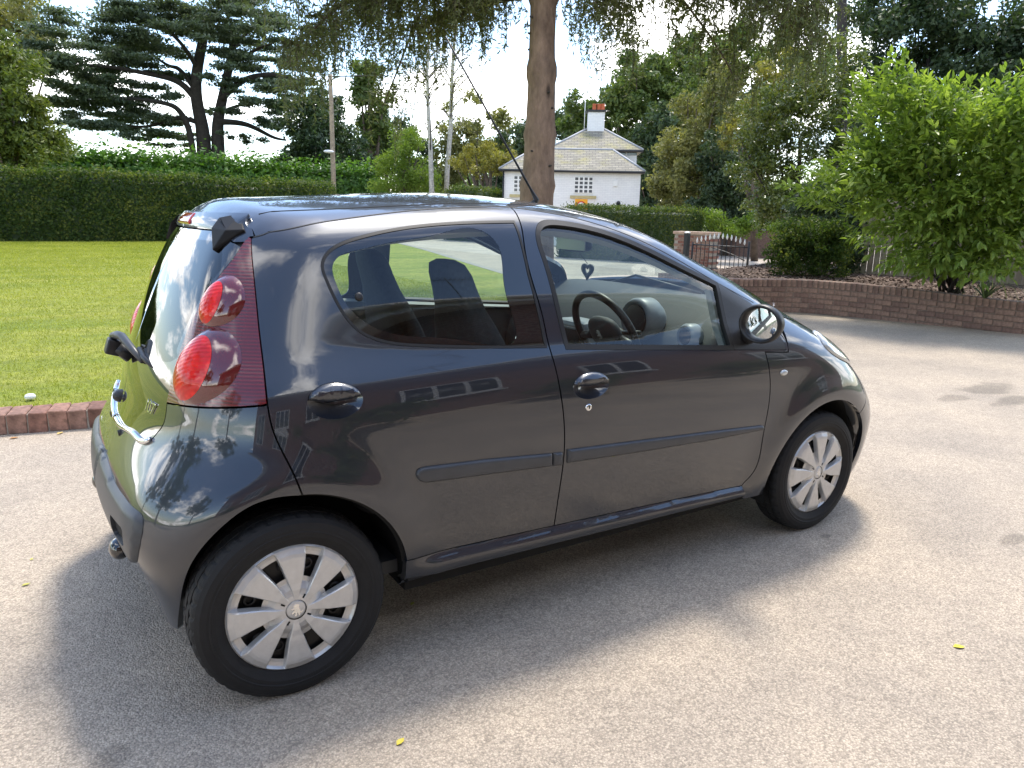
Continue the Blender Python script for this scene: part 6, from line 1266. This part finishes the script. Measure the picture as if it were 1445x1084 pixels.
# ---------------------------------------------------------------- gate, pier, pale drive beyond
sheet('side_drive', [(12.4, 5.6), (40, 14), (44, 40), (12.0, 40), (12.6, 9.9)], .004, M['paledrive'])
M['iron'] = pmat('black_iron', (.015, .015, .016), .45)
M['alu'] = pmat('silver_paint', (.72, .72, .70), .35, metal=.3)
def gate():
    A = at_d((975, 380), 19.6); B = at_z((1053, 391)); A = np.array([A[0], A[1], 0]); B = np.array([B[0], B[1], 0]); ax = B-A; w = np.linalg.norm(ax); ax /= w
    t = empty('iron_gate', tuple(A), 'open black iron gate with silver spear tips in an arch', 'gate'); zt = lambda px, d: at_d(px, d)[2]
    z_rail = 1.37-.043*19.0*.5+.03; z_rail = at_d((1010, 347), 19.2)[2]; n = 13
    st_ = tube('stile', [(0, 0, 0), (0, 0, z_rail+.06)], .024, M['iron'], t, n=6); e = ax*w; tube('stile', [(e[0], e[1], 0), (e[0], e[1], z_rail+.14)], .028, M['iron'], t, n=6)
    for z in (z_rail, .14): tube('rail', [(0, 0, z), (e[0], e[1], z)], .016, M['iron'], t, n=5)
    for k in range(1, n):
        u = k/n; q = ax*w*u; top = z_rail+.02+.15*math.sin(math.pi*u)**1.2; tube('bar', [(q[0], q[1], .1), (q[0], q[1], top)], .0095, M['iron'], t, n=5)
        v, f = lathe_geo([(.008, 0), (.026, .05), (.012, .11), (.0005, .15)], 8, 'z'); mesh('spear_tip', np.array(v)+[q[0], q[1], top], f, M['alu'], t, True)
    q = [ax*w*u+np.array([0, 0, z_rail-.02-.34*u**2.2]) for u in np.linspace(.35, .95, 8)]; tube('brace', q, .012, M['iron'], t, n=5)
    p = at_d((969, 345), 19.4); gp_ = empty('gate_post', (p[0], p[1], 0), 'square black iron gate post with silver cap', 'gate post'); zt_ = at_d((970, 329), 19.4)[2]; box_obj('shaft', (-.055, -.055, 0), (.055, .055, zt_), M['iron'], gp_, .004); blob('cap', (0, 0, zt_+.01), (.075, .075, .028), M['alu'], gp_)
    # brick pier wall beyond
    a = at_d((951, 340), 21.0); b = at_d((1006, 340), 20.6); zt_ = at_d((975, 327), 20.8)[2]; ax2 = np.array([b[0]-a[0], b[1]-a[1], 0]); w2 = np.linalg.norm(ax2); ax2 /= w2; ang = math.atan2(ax2[1], ax2[0]); pr = empty('brick_pier', (a[0], a[1], 0), 'stout red brick pier wall behind the iron gate', 'pier')
    MT = Matrix.Rotation(ang, 4, 'Z'); box_obj('mortar', (.01, .01, 0), (w2-.01, .44, zt_-.07), M['mortar'], pr, 0, MT)
    ms = [brick_mesh(.215, .45, .065, m) for m in (M['brick'], M['brick2'], M['brick'])]
    nr = int((zt_-.07)/.075)
    for r in range(nr):
        x = .11+(.11 if r % 2 else 0)
        while x < w2-.05: o = link('brick', random.choice(ms), None, pr); q = MT@Vector((x, .225, r*.075)); o.location = q; o.rotation_euler = (0, 0, ang); x += .2255
    box_obj('coping', (-.03, -.03, zt_-.07), (w2+.03, .5, zt_), pmat('pale_coping', (.42, .30, .22), .85, var=.2), pr, .006, MT)
    # low dark wall across the lane
    a = at_d((1000, 340), 30); b = at_d((1190, 345), 26); v = []; zt_ = .95
    aw = empty('lane_wall', (a[0], a[1], 0), 'low dark shaded wall across the lane behind the gate', 'wall'); dxy = np.array([b[0]-a[0], b[1]-a[1]]); an = math.atan2(dxy[1], dxy[0]); box_obj('wall', (0, 0, 0), (np.hypot(*dxy), .25, zt_), M['brick3'], aw, 0, Matrix.Rotation(an, 4, 'Z')); box_obj('coping', (-.02, -.03, zt_), (np.hypot(*dxy)+.02, .28, zt_+.05), M['mortar'], aw, 0, Matrix.Rotation(an, 4, 'Z'))
gate()
# ---------------------------------------------------------------- the house behind the photographer: seen in the paint and glass
def house():
    y0 = -6.1; root = empty('brick_house', (2, y0, 0), 'red brick house with white windows reflected in the car flank', 'house')
    m, nt, p, out = new_mat('house_brick'); Ln = nt.links.new; tc = nn(nt, 'ShaderNodeTexCoord'); br = nn(nt, 'ShaderNodeTexBrick'); br.inputs['Scale'].default_value = 1; br.inputs['Brick Width'].default_value = .225; br.inputs['Row Height'].default_value = .075; br.inputs['Mortar Size'].default_value = .010; mp = nn(nt, 'ShaderNodeMapping'); mp.inputs['Rotation'].default_value = (math.radians(90), 0, 0); Ln(tc.outputs['Object'], mp.inputs[0]); Ln(mp.outputs[0], br.inputs['Vector'])
    br.inputs['Color1'].default_value = (.20, .075, .05, 1); br.inputs['Color2'].default_value = (.13, .05, .035, 1); br.inputs['Mortar'].default_value = (.26, .21, .17, 1); Ln(br.outputs[0], p.inputs['Base Color']); p.inputs['Roughness'].default_value = .9
    wm = pmat('white_upvc', (.62, .62, .61), .45); pane = pmat('house_pane', (.03, .035, .04), .03, coat=1); tile = pmat('brown_roof_tile', (.13, .075, .055), .8, var=.3, vscale=4, bump=.6, bscale=14)
    x0, x1, ez = -6.5, 13., 4.4
    box_obj('wall', (x0-2, -7, 0), (x1-2, 0, ez), m, root)
    v = [(x0-2.4, .42, ez-.05), (x1-1.6, .42, ez-.05), (x1-1.6, -3.5, ez+2.6), (x0-2.4, -3.5, ez+2.6), (x0-2.4, -7.4, ez-.05), (x1-1.6, -7.4, ez-.05)]
    rf_ = mesh('roof', v, [(0, 1, 2, 3), (3, 2, 5, 4)], tile, root); box_obj('fascia', (x0-2.4, .36, ez-.22), (x1-1.6, .40, ez-.02), wm, root); tube('gutter', [(x0-2.4, .46, ez-.06), (x1-1.6, .46, ez-.06)], .06, wm, root); box_obj('soffit', (x0-2.4, .0, ez-.16), (x1-1.6, .36, ez-.13), wm, root)
    for z0, z1 in ((.95, 2.35),):
        for x in (-5.4, -2.6, .3, 3.0, 5.6, 8.9):
            ww = 1.5 if x in (3.0, -2.6) else 1.1; fr = box_obj('window', (x-2-ww/2, -.02, z0), (x-2+ww/2, .05, z1), wm, root); npn = 3 if ww > 1.3 else 2
            for k in range(npn): a = x-2-ww/2+.07+k*(ww-.05)/npn; box_obj('pane', (a, .045, z0+.08), (a+(ww-.05)/npn-.09, .058, z1-.08), pane, fr)
            box_obj('sill', (x-2-ww/2-.06, -.01, z0-.08), (x-2+ww/2+.06, .10, z0-.005), wm, fr)
    # tv aerial
    tube('aerial', [(3.2, -3.4, ez+2.4), (3.2, -3.4, ez+4.3)], .02, M['iron'], root); tube('aerial', [(2.5, -3.4, ez+4.1), (4.1, -3.4, ez+4.1)], .014, M['iron'], root)
    for k in range(9): tube('aerial', [(2.7+k*.15, -3.7, ez+4.1), (2.7+k*.15, -3.1, ez+4.1)], .008, M['iron'], root)
    for i, (x, r, lab) in enumerate(((-3.6, .55, 'low green shrub under the first house window'), (-.9, .5, 'low green shrub left of the middle house window'), (1.6, .7, 'broad green shrub beside the wide house window'), (4.3, .6, 'green shrub between two house windows'), (6.9, .75, 'large green shrub near the house corner'), (9.4, .6, 'green shrub at the far end of the house wall'))):
        t = empty('house_shrub', (x, y0+.9, 0), lab, 'shrub'); C, R = clumps_in((0, 0, r*.8), (r, .5, r*.7), 30, .24); leaf_cloud('foliage', C, R, 2600, .09, LM['mid'], t)
house()
# trees behind the photographer's left, mirrored in the tailgate glass
def round_tree(x, y, h, r, lab, mat, n=9000):
    t = empty('garden_tree', (x, y, 0), lab, 'tree'); C, R = clumps_in((0, 0, h*.62), (r, r, h*.38), 70, .6); leaf_cloud('crown', C, R, n, .26, LM[mat], t); tube('trunk', [(0, 0, -.05), (.05, 0, h*.3), (0, .05, h*.6)], [.2, .16, .08], M['bark'], t)
round_tree(-13, 3.5, 8.5, 2.6, 'round leafy tree behind the car, mirrored in its tailgate', 'mid'); round_tree(-17, 12, 10, 3.2, 'taller leafy tree on the lawn behind the car', 'dark'); round_tree(-16, -5, 9, 3.0, 'leafy tree beside the brick house', 'mid')
# ---------------------------------------------------------------- small things on the ground
def fallen(px, l, col, lab, rz, z=0.0):
    p = at_z(px, z); v, f = leaf_geo(l, l*.62); v = v-[l/2, 0, 0]; c, s_ = math.cos(rz), math.sin(rz); v = np.c_[v[:, 0]*c-v[:, 1]*s_, v[:, 0]*s_+v[:, 1]*c, np.abs(v[:, 2])+.003]; o = mesh('fallen_leaf', v, f, pmat('fallen_leaf_col', col, .6, var=.15, vscale=40)); o.location = (p[0], p[1], z); tag(o, lab, 'leaf', 'fallen leaves on the tarmac')
fallen((565, 1048), .032, (.62, .50, .06), 'pale yellow leaf lying on the tarmac below the rear door', .5); fallen((1353, 914), .040, (.66, .56, .04), 'bright yellow leaf lying alone on open tarmac past the front wheel', -.6); fallen((37, 826), .03, (.45, .42, .08), 'greenish leaf scrap on the tarmac behind the rear bumper', .3); fallen((45, 790), .02, (.5, .45, .10), 'tiny yellow leaf scrap nearer the kerb than its neighbour', 1.2)
fallen((85, 612), .05, (.60, .42, .14), 'tan leaf on the tarmac at the foot of the brick kerb', .9); fallen((20, 619), .05, (.40, .20, .07), 'brown leaf in the gutter below the brick kerb', .1); fallen((582, 853), .025, (.35, .36, .08), 'small green-yellow leaf in the shade below the sill', .7)
q = at_z((43, 563), .12); o = blob('white_ball', (0, 0, 0), (.032, .03, .02), pmat('white_pebble', (.8, .8, .8), .6), None, p=2.4); o.location = (q[0], q[1], .135); tag(o, 'white pebble-like ball half sunk in the lawn by the kerb', 'ball')
# white down feather caught on the wing edge
ft_ = hits([(1091, 436)])[0]; v = []; f = []
for k in range(7):
    a = math.radians(-70+k*24); l = .018+.008*(k % 2); d_ = np.array([.25*math.sin(a), -.3*math.sin(a)*.8, math.cos(a)]); w_ = np.array([.0016, .002, 0]); b_ = np.array([0, 0, .012]); o_ = len(v); v += [b_-w_, b_+w_, b_+d_*l]; f.append((o_, o_+1, o_+2))
v += [(-.001, 0, 0), (.001, 0, 0), (.001, 0, .014), (-.001, 0, .014)]; f.append(tuple(range(len(v)-4, len(v)))); fe = mesh('feather', v, f, pmat('white_down', (.85, .85, .84), .8)); fe.location = ft_+np.array([0, 0, -.001]); tag(fe, 'tiny white down feather caught on the car wing edge', 'feather')
